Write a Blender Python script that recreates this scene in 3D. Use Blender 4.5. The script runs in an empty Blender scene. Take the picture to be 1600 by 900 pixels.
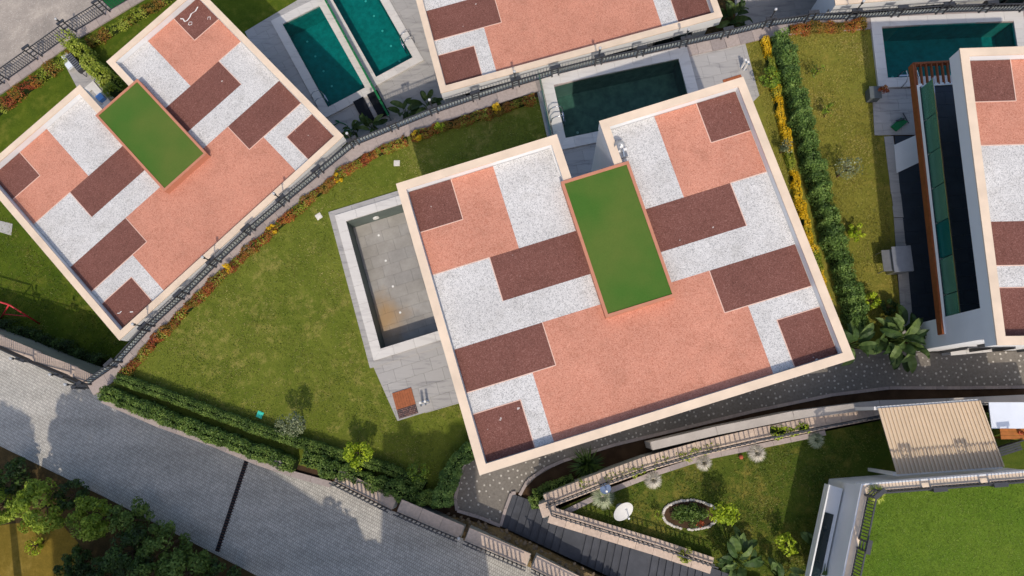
import bpy, math, random
import numpy as np
from mathutils import Vector, Matrix
from mathutils.geometry import tessellate_polygon
random.seed(7); rng = np.random.default_rng(7)
S = bpy.context.scene
C = S.collection

# ---------------------------------------------------------------- camera
CAMH = 34.0
NX, NY, FPX = 856.0, 648.0, 1120.0            # nadir pixel and focal length (photo pixels)
_d = Vector((NX-800, NY-450, FPX)).normalized()
_x = Vector((1, 0, 0)); _x = (_x - _d*_x.dot(_d)).normalized()
_y = -_d.cross(_x)
def G(px, py, z=0.0):
    """photo pixel -> world point on the level plane z"""
    r = Vector((px-800, py-450, FPX)); r = r*((CAMH-z)/r.dot(_d))
    return Vector((r.dot(_x), r.dot(_y), z))
def GP(px, py, fz):
    """photo pixel -> world point on a surface z = fz(X)"""
    z = 0.0
    for _ in range(30):
        p = G(px, py, z); z = fz(p.x)
    return G(px, py, z)
cam = bpy.data.cameras.new('camera'); cam.lens = 36*FPX/1600; cam.sensor_width = 36; cam.clip_end = 2000
co = bpy.data.objects.new('camera', cam); C.objects.link(co); S.camera = co
e = [Vector((_x[i], _y[i], -_d[i])) for i in range(3)]
m = Matrix((e[0], -e[1], -e[2])).transposed().to_4x4(); m.translation = (0, 0, CAMH)
co.matrix_world = m

# ---------------------------------------------------------------- sky, sun, exposure
SUNV = Vector((-0.80, 5.0, -6.5)).normalized()          # travel of the light
ELEV = math.asin(-SUNV.z); AZ = math.atan2(-SUNV.x, -SUNV.y)
wd = bpy.data.worlds.new('World'); S.world = wd; wd.use_nodes = True
nt = wd.node_tree; bg = nt.nodes['Background']
sk = nt.nodes.new('ShaderNodeTexSky'); sk.sky_type = 'NISHITA'; sk.sun_disc = False
sk.sun_elevation = ELEV; sk.sun_rotation = AZ; sk.altitude = 100; sk.dust_density = 2.6
nt.links.new(sk.outputs[0], bg.inputs[0]); bg.inputs[1].default_value = 0.15
sl = bpy.data.lights.new('sun', 'SUN'); sl.energy = 2.25; sl.angle = math.radians(0.6); sl.color = (1, .905, .77)
so = bpy.data.objects.new('sun', sl); C.objects.link(so)
so.rotation_euler = SUNV.to_track_quat('-Z', 'Y').to_euler(); so.location = (10, -60, 80)
S.view_settings.view_transform = 'Standard'; S.view_settings.look = 'None'
S.view_settings.exposure = 0.16; S.view_settings.gamma = 1.0
S.render.engine = 'CYCLES'

# ---------------------------------------------------------------- materials
def lin(c):
    return tuple(((v/255)/12.92 if v/255 <= .04045 else ((v/255+.055)/1.055)**2.4) for v in c)
def base_mat(name, rough=.8, spec=.3):
    m = bpy.data.materials.new(name); m.use_nodes = True
    b = m.node_tree.nodes['Principled BSDF']; b.inputs['Roughness'].default_value = rough
    b.inputs['Specular IOR Level'].default_value = spec
    return m, m.node_tree.nodes, m.node_tree.links, b
def coords(N, L, gen=False):
    if gen:
        t = N.new('ShaderNodeTexCoord'); return t.outputs['Object']
    return N.new('ShaderNodeNewGeometry').outputs['Position']
def ramp(N, L, fac, stops):
    r = N.new('ShaderNodeValToRGB'); el = r.color_ramp.elements
    el[0].position, el[0].color = stops[0][0], (*stops[0][1], 1)
    el[1].position, el[1].color = stops[-1][0], (*stops[-1][1], 1)
    for p, c in stops[1:-1]:
        k = el.new(p); k.color = (*c, 1)
    L.new(fac, r.inputs[0]); return r.outputs[0]
def noise(N, L, co, scale, detail=4, rough=.6, dist=0):
    n = N.new('ShaderNodeTexNoise'); n.inputs['Scale'].default_value = scale
    n.inputs['Detail'].default_value = detail; n.inputs['Roughness'].default_value = rough
    n.inputs['Distortion'].default_value = dist
    L.new(co, n.inputs['Vector']); return n.outputs['Fac']
def mixc(N, L, fac, a, b, mode='MIX'):
    x = N.new('ShaderNodeMix'); x.data_type = 'RGBA'; x.blend_type = mode
    for sock, v in ((x.inputs[0], fac), (x.inputs[6], a), (x.inputs[7], b)):
        if hasattr(v, 'is_linked'): L.new(v, sock)
        elif isinstance(v, (int, float)): sock.default_value = v
        else: sock.default_value = (*v, 1)
    return x.outputs[2]
def bump(N, L, b, h, strength=.3, dist=.02):
    u = N.new('ShaderNodeBump'); u.inputs['Strength'].default_value = strength; u.inputs['Distance'].default_value = dist
    L.new(h, u.inputs['Height']); L.new(u.outputs[0], b.inputs['Normal'])
M = {}
def plain(name, c, var=.12, scale=3.0, rough=.75, spec=.3, bmp=.15, bscale=60, metal=0):
    m, N, L, b = base_mat(name, rough, spec); c = lin(c); co = coords(N, L)
    f = noise(N, L, co, scale, 5)
    d = tuple(v*(1-var) for v in c); u = tuple(min(1, v*(1+var)) for v in c)
    L.new(ramp(N, L, f, [(.3, d), (.7, u)]), b.inputs['Base Color'])
    b.inputs['Metallic'].default_value = metal
    if bmp: bump(N, L, b, noise(N, L, co, bscale, 3), bmp, .01)
    M[name] = m; return m
def gravel(name, c, dark, light, scale=38, spots=0):
    m, N, L, b = base_mat(name, .9, .2); co = coords(N, L)
    v = N.new('ShaderNodeTexVoronoi'); v.inputs['Scale'].default_value = scale; L.new(co, v.inputs['Vector'])
    sep = N.new('ShaderNodeSeparateColor'); L.new(v.outputs['Color'], sep.inputs[0])
    col = ramp(N, L, sep.outputs[0], [(.0, lin(dark)), (.12, lin(dark)), (.3, lin(c)), (.75, lin(c)), (1, lin(light))])
    f2 = noise(N, L, co, .55, 5, .65)
    col = mixc(N, L, .75, col, ramp(N, L, f2, [(.3, (.80, .79, .78)), (.7, (1.04, 1.03, 1.02))]), 'MULTIPLY')
    f3 = noise(N, L, co, 9, 6, .8)
    col = mixc(N, L, .55, col, ramp(N, L, f3, [(.25, (.84, .84, .84)), (.75, (1.08, 1.08, 1.08))]), 'MULTIPLY')
    f6 = noise(N, L, co, 1.4, 6, .75, .8)
    col = mixc(N, L, .7, col, ramp(N, L, f6, [(.34, (.84, .83, .81)), (.5, (1, 1, 1))]), 'MULTIPLY')
    if spots:
        f4 = noise(N, L, co, 3.2, 2, .5)
        col = mixc(N, L, ramp(N, L, f4, [(.765, (0, 0, 0)), (.79, (1, 1, 1))]), col, (.55, .5, .47))
    L.new(col, b.inputs['Base Color'])
    dd = N.new('ShaderNodeMath'); dd.operation = 'SUBTRACT'; dd.inputs[0].default_value = 1; L.new(v.outputs['Distance'], dd.inputs[1])
    bump(N, L, b, dd.outputs[0], .3, .012); M[name] = m
gravel('gravel_white', (214, 212, 210), (168, 167, 166), (234, 232, 229))
gravel('gravel_salmon', (207, 144, 121), (186, 120, 98), (222, 164, 142))
gravel('gravel_brown', (124, 82, 73), (106, 68, 60), (150, 108, 98), spots=1)
plain('coping_cream', (224, 202, 178), .10, 1.1, .7, .3, .1)
plain('plaster', (226, 226, 226), .04, 1.0, .8, .3, .08)
plain('terracotta_rim', (190, 128, 102), .07, 2, .7)
plain('edging', (222, 186, 168), .05, 3, .5)
plain('concrete', (176, 174, 170), .12, 1.6, .85)
plain('concrete_light', (176, 168, 160), .12, 1.2, .85)
plain('retaining', (150, 152, 146), .18, .8, .85)
plain('black_metal', (58, 59, 63), .15, 8, .45, .5, 0)
plain('grey_metal', (150, 152, 156), .1, 5, .35, .6, 0, metal=.6)
plain('steel', (200, 202, 205), .05, 5, .22, .6, 0, metal=1)
plain('white_paint', (232, 230, 226), .03, 3, .45, .5, 0)
plain('globe', (186, 188, 190), .05, 3, .3, .6, 0)
plain('shade_paving', (46, 54, 64), .15, 2, .5, .4, .1)  # deep balcony shade put into the colour of paving and deck
plain('hedge_core', (38, 50, 24), .3, 9, .9, .1, .5, 40)
plain('rock_brown', (118, 102, 82), .3, 6, .9)
plain('rust_bar', (70, 50, 44), .3, 6, .8)
plain('panel_beige', (206, 184, 156), .06, 1.2, .6)
plain('ledge', (150, 154, 148), .14, 1.0, .85)
plain('wood_orange', (138, 76, 42), .2, 6, .6)
plain('wood_deck', (158, 92, 58), .22, 9, .65)
plain('pebble', (120, 92, 86), .45, 14, .6)
plain('soil', (70, 54, 40), .35, 1.4, .95, .1, .6, 18)
plain('bark', (92, 76, 60), .3, 9, .9, .1, .5, 40)
plain('stair_shade', (72, 74, 80), .2, 2.2, .8, .3, .25, 45)  # shade on the stairs is put into this dark stone colour
plain('pool_grey', (96, 106, 102), .14, 1.3, .6)
plain('pool_teal', (46, 146, 144), .25, 3.2, .5)
plain('pool_green', (118, 134, 122), .35, 2.6, .5)
plain('window_dark', (26, 40, 44), .1, 1, .08, .7, 0)
plain('red_metal', (196, 48, 58), .1, 5, .45, .5, 0)
plain('teal_lid', (64, 206, 178), .05, 5, .5, .4, 0)
plain('white_stone', (214, 208, 198), .15, 6, .8)
plain('dish_white', (206, 204, 200), .05, 3, .5, .4, 0)
plain('dish_blue', (98, 116, 148), .1, 5, .5)
plain('black_cloth', (16, 20, 28), .2, 4, .75)
plain('green_mesh', (22, 108, 62), .2, 6, .7)
plain('white_awning', (220, 226, 236), .03, 2, .6)
plain('table_wood', (168, 104, 50), .2, 5, .6)
plain('terracotta_pot', (176, 92, 66), .12, 5, .8)
plain('planter_grey', (92, 98, 100), .1, 4, .7)
plain('wall_block', (214, 208, 198), .06, 1, .85)
plain('roof_tile', (150, 82, 62), .15, 3, .8)
def water(name, tint, rough=.04, ior=1.33):
    m, N, L, b = base_mat(name); N.remove(b); out = N['Material Output']
    t = N.new('ShaderNodeBsdfTransparent'); t.inputs[0].default_value = (*tint, 1)
    g = N.new('ShaderNodeBsdfGlossy'); g.inputs['Roughness'].default_value = rough
    f = N.new('ShaderNodeFresnel'); f.inputs[0].default_value = ior
    mx = N.new('ShaderNodeMixShader'); co = coords(N, L)
    bu = N.new('ShaderNodeBump'); bu.inputs['Strength'].default_value = .3; bu.inputs['Distance'].default_value = .03
    L.new(noise(N, L, co, 5, 3), bu.inputs['Height']); L.new(bu.outputs[0], g.inputs['Normal']); L.new(bu.outputs[0], f.inputs['Normal'])
    L.new(f.outputs[0], mx.inputs[0]); L.new(t.outputs[0], mx.inputs[1]); L.new(g.outputs[0], mx.inputs[2])
    L.new(mx.outputs[0], out.inputs[0]); M[name] = m
water('water_teal', (.20, .70, .68)); water('water_green', (.46, .66, .62))
water('glass', (.62, .88, .80), .03, 1.18); water('glass_teal', (.16, .70, .66), .05, 1.18)
for gname, gcol in (('glass', (128, 186, 156)), ('glass_teal', (40, 150, 140))):  # diffuse green mixed in to imitate tinted glass reflecting the sky
  gn = M[gname].node_tree; dfs = gn.nodes.new('ShaderNodeBsdfDiffuse'); dfs.inputs[0].default_value = (*lin(gcol), 1); mx2 = gn.nodes.new('ShaderNodeMixShader'); mx2.inputs[0].default_value = .3
  src = gn.nodes['Material Output'].inputs[0].links[0].from_socket; gn.links.new(src, mx2.inputs[1]); gn.links.new(dfs.outputs[0], mx2.inputs[2]); gn.links.new(mx2.outputs[0], gn.nodes['Material Output'].inputs[0])
def lawn_mat(name, a, b_, dry, dryamt=.6):
    m, N, L, b = base_mat(name, .95, .08); co = coords(N, L)
    f = noise(N, L, co, .45, 6, .7, .6); f2 = noise(N, L, co, 14, 5, .8); f3 = noise(N, L, co, .28, 5, .65, 1.2)
    f5 = noise(N, L, co, 2.3, 5, .7)
    col = ramp(N, L, f, [(.3, lin(a)), (.7, lin(b_))])
    pat = N.new('ShaderNodeMath'); pat.operation = 'MULTIPLY'; L.new(f3, pat.inputs[0]); L.new(f5, pat.inputs[1])
    col = mixc(N, L, ramp(N, L, pat.outputs[0], [(.27, (0, 0, 0)), (.40, (dryamt,)*3)]), col, lin(dry))
    col = mixc(N, L, .8, col, ramp(N, L, f5, [(.3, (.78, .80, .74)), (.7, (1.14, 1.12, 1.10))]), 'MULTIPLY')
    col = mixc(N, L, .9, col, ramp(N, L, f2, [(.3, (.70, .73, .64)), (.7, (1.22, 1.19, 1.15))]), 'MULTIPLY')
    L.new(col, b.inputs['Base Color'])
    bump(N, L, b, noise(N, L, co, 38, 3, .8), .7, .04); M[name] = m
lawn_mat('lawn', (94, 108, 38), (118, 124, 52), (156, 144, 84), .65)
lawn_mat('lawn_right', (118, 120, 50), (136, 130, 60), (158, 138, 72), .6)
lawn_mat('lawn_low', (66, 88, 26), (92, 106, 32), (128, 122, 56), .4)
lawn_mat('lawn_garden', (62, 86, 28), (96, 104, 42), (136, 122, 62), .6)
lawn_mat('dry_grass', (122, 104, 44), (146, 122, 54), (150, 130, 70), .5)
lawn_mat('turf', (88, 116, 36), (104, 126, 44), (104, 118, 44), .3)
lawn_mat('bank', (112, 94, 68), (142, 120, 88), (166, 146, 112), .7)
lawn_mat('scrub', (72, 62, 44), (96, 78, 52), (120, 96, 62), .7)
def turf2():
    m, N, L, b = base_mat('turf_box', .9, .1); co = coords(N, L)
    f = noise(N, L, co, .35, 3, .5)
    col = ramp(N, L, f, [(.35, lin((70, 106, 42))), (.65, lin((94, 110, 50)))])
    f2 = noise(N, L, co, 22, 4, .8)
    col = mixc(N, L, .5, col, ramp(N, L, f2, [(.3, (.75, .78, .7)), (.7, (1.14, 1.12, 1.1))]), 'MULTIPLY')
    L.new(col, b.inputs['Base Color']); bump(N, L, b, f2, .4, .02); M['turf_box'] = m
turf2()
def marble(name, c, vein, rough=.45):
    m, N, L, b = base_mat(name, rough, .4); co = coords(N, L)
    mp = N.new('ShaderNodeMapping'); mp.inputs['Rotation'].default_value = (0, 0, .35); mp.inputs['Scale'].default_value = (.35, 2.2, 1); L.new(co, mp.inputs[0])
    f = noise(N, L, mp.outputs[0], 1.3, 7, .62, 1.6)
    col = ramp(N, L, f, [(.3, lin(vein)), (.48, lin(c)), (.62, lin(c)), (.72, lin(tuple(min(255, v+16) for v in c)))])
    oi = N.new('ShaderNodeObjectInfo')
    col = mixc(N, L, .6, col, ramp(N, L, oi.outputs['Random'], [(0, (.9, .9, .9)), (1, (1.04, 1.04, 1.04))]), 'MULTIPLY')
    L.new(col, b.inputs['Base Color']); M[name] = m
marble('paving_grey', (172, 168, 164), (140, 137, 136)); marble('coping_stone_white', (214, 209, 203), (196, 191, 186))
def stone_var(name, cols, rough=.85, sc=8):
    m, N, L, b = base_mat(name, rough, .25); co = coords(N, L); oi = N.new('ShaderNodeObjectInfo')
    n = len(cols); col = ramp(N, L, oi.outputs['Random'], [(i/(n-1), lin(c)) for i, c in enumerate(cols)])
    f = noise(N, L, co, sc, 6, .7)
    col = mixc(N, L, .8, col, ramp(N, L, f, [(.3, (.74, .73, .72)), (.7, (1.12, 1.12, 1.12))]), 'MULTIPLY')
    L.new(col, b.inputs['Base Color']); bump(N, L, b, f, .3, .01); M[name] = m
stone_var('coping_stone', [(166, 153, 147), (176, 162, 155), (152, 142, 139), (182, 168, 160)])
stone_var('coping_sand', [(206, 184, 166), (196, 176, 160), (214, 192, 172)])
stone_var('empty_pool_tile', [(158, 154, 147), (164, 160, 153), (160, 157, 152)], .6, 1.2)
def pool_stain():
    m = M['empty_pool_tile']; N, L = m.node_tree.nodes, m.node_tree.links; b = N['Principled BSDF']; src = b.inputs['Base Color'].links[0].from_socket
    co = coords(N, L); sub = N.new('ShaderNodeVectorMath'); sub.operation = 'DISTANCE'; L.new(co, sub.inputs[0]); c = G(600, 500, -1.1); sub.inputs[1].default_value = c
    f = noise(N, L, co, .9, 5, .6); ad = N.new('ShaderNodeMath'); ad.operation = 'MULTIPLY_ADD'; L.new(f, ad.inputs[0]); ad.inputs[1].default_value = .6; sc = N.new('ShaderNodeMath'); sc.operation = 'MULTIPLY'; sc.inputs[1].default_value = .28; L.new(sub.outputs['Value'], sc.inputs[0]); L.new(sc.outputs[0], ad.inputs[2])
    col = mixc(N, L, ramp(N, L, ad.outputs[0], [(.36, (.8,)*3), (.72, (0,)*3)]), src, lin((176, 142, 96)))
    f2 = noise(N, L, co, .5, 5, .6); col = mixc(N, L, .8, col, ramp(N, L, f2, [(.35, (.86, .86, .88)), (.65, (1.08, 1.08, 1.1))]), 'MULTIPLY')
    L.new(col, b.inputs['Base Color'])
pool_stain()
stone_var('rock', [(202, 196, 186), (218, 212, 204), (184, 176, 166)])
def road():
    m, N, L, b = base_mat('road_setts', .85, .25); co = coords(N, L)
    mp = N.new('ShaderNodeMapping'); mp.inputs['Rotation'].default_value = (0, 0, math.radians(24)); L.new(co, mp.inputs[0])
    br = N.new('ShaderNodeTexBrick'); L.new(mp.outputs[0], br.inputs['Vector'])
    for k, v in (('Scale', 1), ('Mortar Size', .010), ('Brick Width', .10), ('Row Height', .15), ('Bias', 0)): br.inputs[k].default_value = v
    br.inputs['Color1'].default_value = (*lin((206, 201, 192)), 1); br.inputs['Color2'].default_value = (*lin((184, 179, 171)), 1)
    br.inputs['Mortar'].default_value = (*lin((138, 134, 128)), 1)
    f = noise(N, L, co, .35, 6, .65); f2 = noise(N, L, co, 6, 5, .8)
    col = mixc(N, L, .8, br.outputs[0], ramp(N, L, f, [(.3, (.78, .80, .80)), (.7, (1.1, 1.08, 1.06))]), 'MULTIPLY')
    col = mixc(N, L, .6, col, ramp(N, L, f2, [(.3, (.72, .72, .72)), (.7, (1.2, 1.2, 1.2))]), 'MULTIPLY')
    mp2 = N.new('ShaderNodeMapping'); mp2.inputs['Rotation'].default_value = (0, 0, math.radians(19)); mp2.inputs['Scale'].default_value = (.12, 1.1, 1); L.new(co, mp2.inputs[0])
    f4 = noise(N, L, mp2.outputs[0], 1.0, 5, .65)
    col = mixc(N, L, .8, col, ramp(N, L, f4, [(.35, (.80, .80, .79)), (.62, (1.06, 1.06, 1.06))]), 'MULTIPLY')
    L.new(col, b.inputs['Base Color']); bump(N, L, b, br.outputs['Fac'], -.5, .015); M['road_setts'] = m
road()
def road2():
    m, N, L, b = base_mat('road_aggregate', .9, .2); co = coords(N, L)
    v = N.new('ShaderNodeTexVoronoi'); v.inputs['Scale'].default_value = 9; L.new(co, v.inputs['Vector'])
    f = noise(N, L, co, .5, 6, .7, .5); f2 = noise(N, L, co, 10, 5, .8)
    col = ramp(N, L, f, [(.3, lin((142, 134, 126))), (.55, lin((166, 156, 146))), (.75, lin((196, 184, 170)))])
    col = mixc(N, L, ramp(N, L, v.outputs['Distance'], [(.13, (1, 1, 1)), (.2, (0, 0, 0))]), col, lin((206, 200, 190)))
    col = mixc(N, L, .7, col, ramp(N, L, f2, [(.3, (.72, .72, .72)), (.7, (1.16, 1.16, 1.16))]), 'MULTIPLY')
    L.new(col, b.inputs['Base Color']); bump(N, L, b, f2, .3, .01); M['road_aggregate'] = m
road2()
plain('path_pebble', (122, 116, 108), .2, 9, .9, .2, .5, 30)
plain('path_dot', (188, 182, 172), .15, 9, .8)
plain('rust_stain', (168, 138, 96), .2, 2, .7)
def leaf(name, dark, mid, light):
    m, N, L, b = base_mat(name, .55, .35)
    a = N.new('ShaderNodeAttribute'); a.attribute_name = 'tint'
    L.new(ramp(N, L, a.outputs['Fac'], [(0, lin(dark)), (.5, lin(mid)), (1, lin(light))]), b.inputs['Base Color'])
    tr = N.new('ShaderNodeBsdfTranslucent'); L.new(ramp(N, L, a.outputs['Fac'], [(0, lin(mid)), (1, lin(light))]), tr.inputs[0])
    mx = N.new('ShaderNodeMixShader'); mx.inputs[0].default_value = .22
    L.new(b.outputs[0], mx.inputs[1]); L.new(tr.outputs[0], mx.inputs[2]); L.new(mx.outputs[0], N['Material Output'].inputs[0]); M[name] = m
leaf('leaf_dark', (34, 50, 24), (56, 80, 34), (92, 118, 48))
leaf('leaf_hedge', (60, 84, 38), (98, 128, 58), (144, 170, 86))
leaf('leaf_road', (56, 78, 30), (92, 118, 48), (138, 160, 76))
leaf('leaf_lime', (104, 128, 20), (150, 172, 30), (196, 210, 60))
leaf('leaf_bush', (80, 104, 26), (128, 152, 42), (182, 198, 74))
leaf('leaf_olive', (76, 88, 60), (118, 128, 92), (176, 182, 148))
leaf('leaf_tree', (64, 88, 24), (102, 130, 36), (154, 174, 58))
leaf('leaf_red', (120, 52, 30), (168, 82, 48), (184, 140, 50))
leaf('leaf_orange', (96, 92, 28), (140, 118, 44), (166, 100, 52))
leaf('leaf_yellow', (200, 160, 10), (236, 194, 24), (246, 214, 70))
leaf('leaf_banana', (36, 54, 26), (62, 86, 40), (120, 140, 78))
leaf('leaf_white', (150, 148, 130), (206, 198, 182), (232, 226, 214))
leaf('leaf_silver', (108, 126, 96), (164, 176, 140), (214, 216, 186))
leaf('leaf_pale', (98, 118, 28), (150, 164, 50), (184, 190, 90))

# ---------------------------------------------------------------- builders
class MB:
    def __init__(s, o=(0, 0, 0)): s.v = []; s.f = []; s.o = Vector(o)
    def add(s, vs, fs):
        k = len(s.v); s.v += [tuple(Vector(p)-s.o) for p in vs]; s.f += [tuple(i+k for i in f) for f in fs]; return s
    def box(s, x0, x1, y0, y1, z0, z1):
        return s.add([(x0,y0,z0),(x1,y0,z0),(x1,y1,z0),(x0,y1,z0),(x0,y0,z1),(x1,y0,z1),(x1,y1,z1),(x0,y1,z1)],
                     [(0,3,2,1),(4,5,6,7),(0,1,5,4),(1,2,6,5),(2,3,7,6),(3,0,4,7)])
    def obox(s, p, q, w, h, up=Vector((0, 0, 1))):
        """beam from p to q, width w (sideways), height h (upwards from the line)"""
        p = Vector(p); q = Vector(q); d = (q-p).normalized(); n = d.cross(up).normalized()*(w/2); u = n.cross(d).normalized()*h
        vs = [p-n, p+n, q+n, q-n, p-n+u, p+n+u, q+n+u, q-n+u]
        return s.add(vs, [(0,3,2,1),(4,5,6,7),(0,1,5,4),(1,2,6,5),(2,3,7,6),(3,0,4,7)])
    def prism(s, poly, z0, z1, holes=(), bottom=False, sides=True):
        """level prism; poly and holes are xy lists; z may be a number or a function of x"""
        f0 = z0 if callable(z0) else (lambda x: z0); f1 = z1 if callable(z1) else (lambda x: z1)
        rings = [[Vector((p[0], p[1], 0)) for p in r] for r in [poly, *holes]]
        def area(r): return sum(r[i].x*r[(i+1) % len(r)].y-r[(i+1) % len(r)].x*r[i].y for i in range(len(r)))
        if area(rings[0]) < 0: rings[0].reverse()
        for r in rings[1:]:
            if area(r) > 0: r.reverse()
        flat = [p for r in rings for p in r]; n = len(flat)
        vs = [(p.x, p.y, f1(p.x)) for p in flat]+[(p.x, p.y, f0(p.x)) for p in flat]; fs = []
        for t in tessellate_polygon(rings):
            a, b, c = (flat[i] for i in t)
            if (b-a).cross(c-a).z < 0: t = (t[0], t[2], t[1])
            fs.append(tuple(t))
            if bottom: fs.append((t[0]+n, t[2]+n, t[1]+n))
        if sides:
            k = 0
            for r in rings:
                for i in range(len(r)):
                    a = k+i; b = k+(i+1) % len(r); fs.append((a+n, b+n, b, a))
                k += len(r)
        return s.add(vs, fs)
    def tube(s, pts, r, n=6, cap=True):
        pts = [Vector(p) for p in pts]; rs = r if isinstance(r, (list, tuple)) else [r]*len(pts); vs = []; fs = []
        for i, p in enumerate(pts):
            d = (pts[min(i+1, len(pts)-1)]-pts[max(i-1, 0)]).normalized()
            a = d.orthogonal().normalized() if abs(d.z) < .95 else Vector((1, 0, 0)); a = (a-d*a.dot(d)).normalized(); b = d.cross(a)
            for k in range(n):
                t = 2*math.pi*k/n; vs.append(p+(a*math.cos(t)+b*math.sin(t))*rs[i])
        for i in range(len(pts)-1):
            for k in range(n):
                k2 = (k+1) % n; fs.append((i*n+k, i*n+k2, (i+1)*n+k2, (i+1)*n+k))
        if cap:
            fs.append(tuple(reversed(range(n)))); fs.append(tuple(range((len(pts)-1)*n, len(pts)*n)))
        return s.add(vs, fs)
    def sphere(s, c, r, nu=10, nv=6, sz=1.0):
        c = Vector(c); vs = [c+Vector((0, 0, r*sz))]; fs = []
        for j in range(1, nv):
            t = math.pi*j/nv
            for i in range(nu):
                a = 2*math.pi*i/nu; vs.append(c+Vector((r*math.sin(t)*math.cos(a), r*math.sin(t)*math.sin(a), r*sz*math.cos(t))))
        vs.append(c-Vector((0, 0, r*sz)))
        for i in range(nu): fs.append((0, 1+i, 1+(i+1) % nu))
        for j in range(nv-2):
            for i in range(nu):
                a = 1+j*nu; fs.append((a+i, a+nu+i, a+nu+(i+1) % nu, a+(i+1) % nu))
        a = 1+(nv-2)*nu; z = len(vs)-1
        for i in range(nu): fs.append((a+i, z, a+(i+1) % nu))
        return s.add(vs, fs)
    def mesh(s, name):
        me = bpy.data.meshes.new(name); me.from_pydata(s.v, [], s.f); me.update(); return me
def link(name, me, mat, parent=None, loc=None, rz=0, smooth=False):
    o = bpy.data.objects.new(name, me); C.objects.link(o)
    if mat and me and not me.materials: me.materials.append(M[mat])
    if parent: o.parent = parent
    if loc is not None: o.location = loc
    if rz: o.rotation_euler = (0, 0, rz)
    if smooth: me.polygons.foreach_set('use_smooth', [True]*len(me.polygons))
    return o
def tag(o, label=None, cat=None, group=None, kind=None):
    if label: o['label'] = label
    if cat: o['category'] = cat
    if group: o['group'] = group
    if kind: o['kind'] = kind
    return o
def thing(name, label, cat, loc=(0, 0, 0), rz=0, group=None):
    o = bpy.data.objects.new(name, None); C.objects.link(o); o.location = loc; o.rotation_euler = (0, 0, rz); o.empty_display_size = .3
    return tag(o, label, cat, group)
def part(name, mb, mat, parent, smooth=False): return link(name, mb.mesh(name), mat, parent, smooth=smooth)
def struct(name, mb, mat): return tag(link(name, mb.mesh(name), mat), kind='structure')
def xy(ps, z=0): return [G(x, y, z).to_2d() for x, y in ps]
def clip(poly, a, b):
    """keep the left side of line a->b"""
    out = []; n = Vector((-(b-a).y, (b-a).x))
    for i in range(len(poly)):
        p, q = poly[i], poly[(i+1) % len(poly)]; dp, dq = (p-a).dot(n), (q-a).dot(n)
        if dp >= 0: out.append(p)
        if dp*dq < 0: out.append(p+(q-p)*(dp/(dp-dq)))
    return out
def ccw(p):
    return p if sum(p[i].x*p[(i+1) % len(p)].y-p[(i+1) % len(p)].x*p[i].y for i in range(len(p))) > 0 else p[::-1]
def area2(p): return abs(sum(p[i].x*p[(i+1) % len(p)].y-p[(i+1) % len(p)].x*p[i].y for i in range(len(p))))/2
def tiles(parent, poly, ang, tw, th, z, mat, name='tile', gap=.008, thick=.03, off=None):
    """paving slabs laid on a convex polygon, cut at its edges"""
    poly = ccw([Vector(p[:2]) for p in poly]); ca, sa = math.cos(ang), math.sin(ang)
    U = Vector((ca, sa)); V = Vector((-sa, ca)); o = off or poly[0]
    us = [(p-o).dot(U) for p in poly]; vs = [(p-o).dot(V) for p in poly]; full = None
    pl = parent.location if parent else Vector((0, 0, 0))
    for j in range(math.floor(min(vs)/th), math.ceil(max(vs)/th)):
        sh = (j % 2)*tw*.5
        for i in range(math.floor((min(us)-sh)/tw), math.ceil((max(us)-sh)/tw)):
            c = o+U*(i*tw+sh+tw/2)+V*(j*th+th/2); hw, hh = tw/2-gap/2, th/2-gap/2
            q = [c+U*(a*hw)+V*(b*hh) for a, b in ((-1, -1), (1, -1), (1, 1), (-1, 1))]; k = q
            for t in range(len(poly)):
                k = clip(k, poly[t], poly[(t+1) % len(poly)])
                if len(k) < 3: break
            if len(k) < 3 or area2(k) < .012: continue
            zz = random.uniform(-.0015, .0015)
            k = [p-c for p in k]
            if abs(area2(k)-4*hw*hh) < 1e-4:
                if full is None:
                    full = MB().prism(k, -thick, 0).mesh(name); full.materials.append(M[mat])
                me = full
            else: me = MB().prism(k, -thick, 0).mesh(name)
            link(name, me, mat, parent, Vector((c.x, c.y, z+zz))-pl)

# ---- foliage -----------------------------------------------------------------
def leaf_mesh(P, Nrm, size, name, aspect=.55, tint=None, droop=.0):
    """one diamond-shaped blade per point"""
    n = len(P); A = rng.normal(size=(n, 3)); A -= Nrm*(A*Nrm).sum(1)[:, None]; A /= np.linalg.norm(A, axis=1)[:, None]+1e-9
    B = np.cross(Nrm, A); sz = size*rng.uniform(.6, 1.35, n)[:, None]
    v = np.empty((n, 4, 3)); v[:, 0] = P-A*sz*.5; v[:, 1] = P+B*sz*aspect*.5+Nrm*sz*.08; v[:, 2] = P+A*sz*.5-np.array([0, 0, 1])*sz*droop; v[:, 3] = P-B*sz*aspect*.5+Nrm*sz*.08
    me = bpy.data.meshes.new(name); me.vertices.add(n*4); me.vertices.foreach_set('co', v.reshape(-1).astype('f'))
    me.loops.add(n*4); me.loops.foreach_set('vertex_index', np.arange(n*4, dtype='i'))
    me.polygons.add(n); me.polygons.foreach_set('loop_start', np.arange(0, n*4, 4, dtype='i'))
    t = tint if tint is not None else rng.uniform(0, 1, n)
    at = me.attributes.new('tint', 'FLOAT', 'FACE'); at.data.foreach_set('value', np.clip(t, 0, 1).astype('f'))
    me.update(); me.validate(); return me
def rand_dirs(n, up=.5):
    d = rng.normal(size=(n, 3)); d[:, 2] = d[:, 2]+up; return d/np.linalg.norm(d, axis=1)[:, None]
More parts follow.
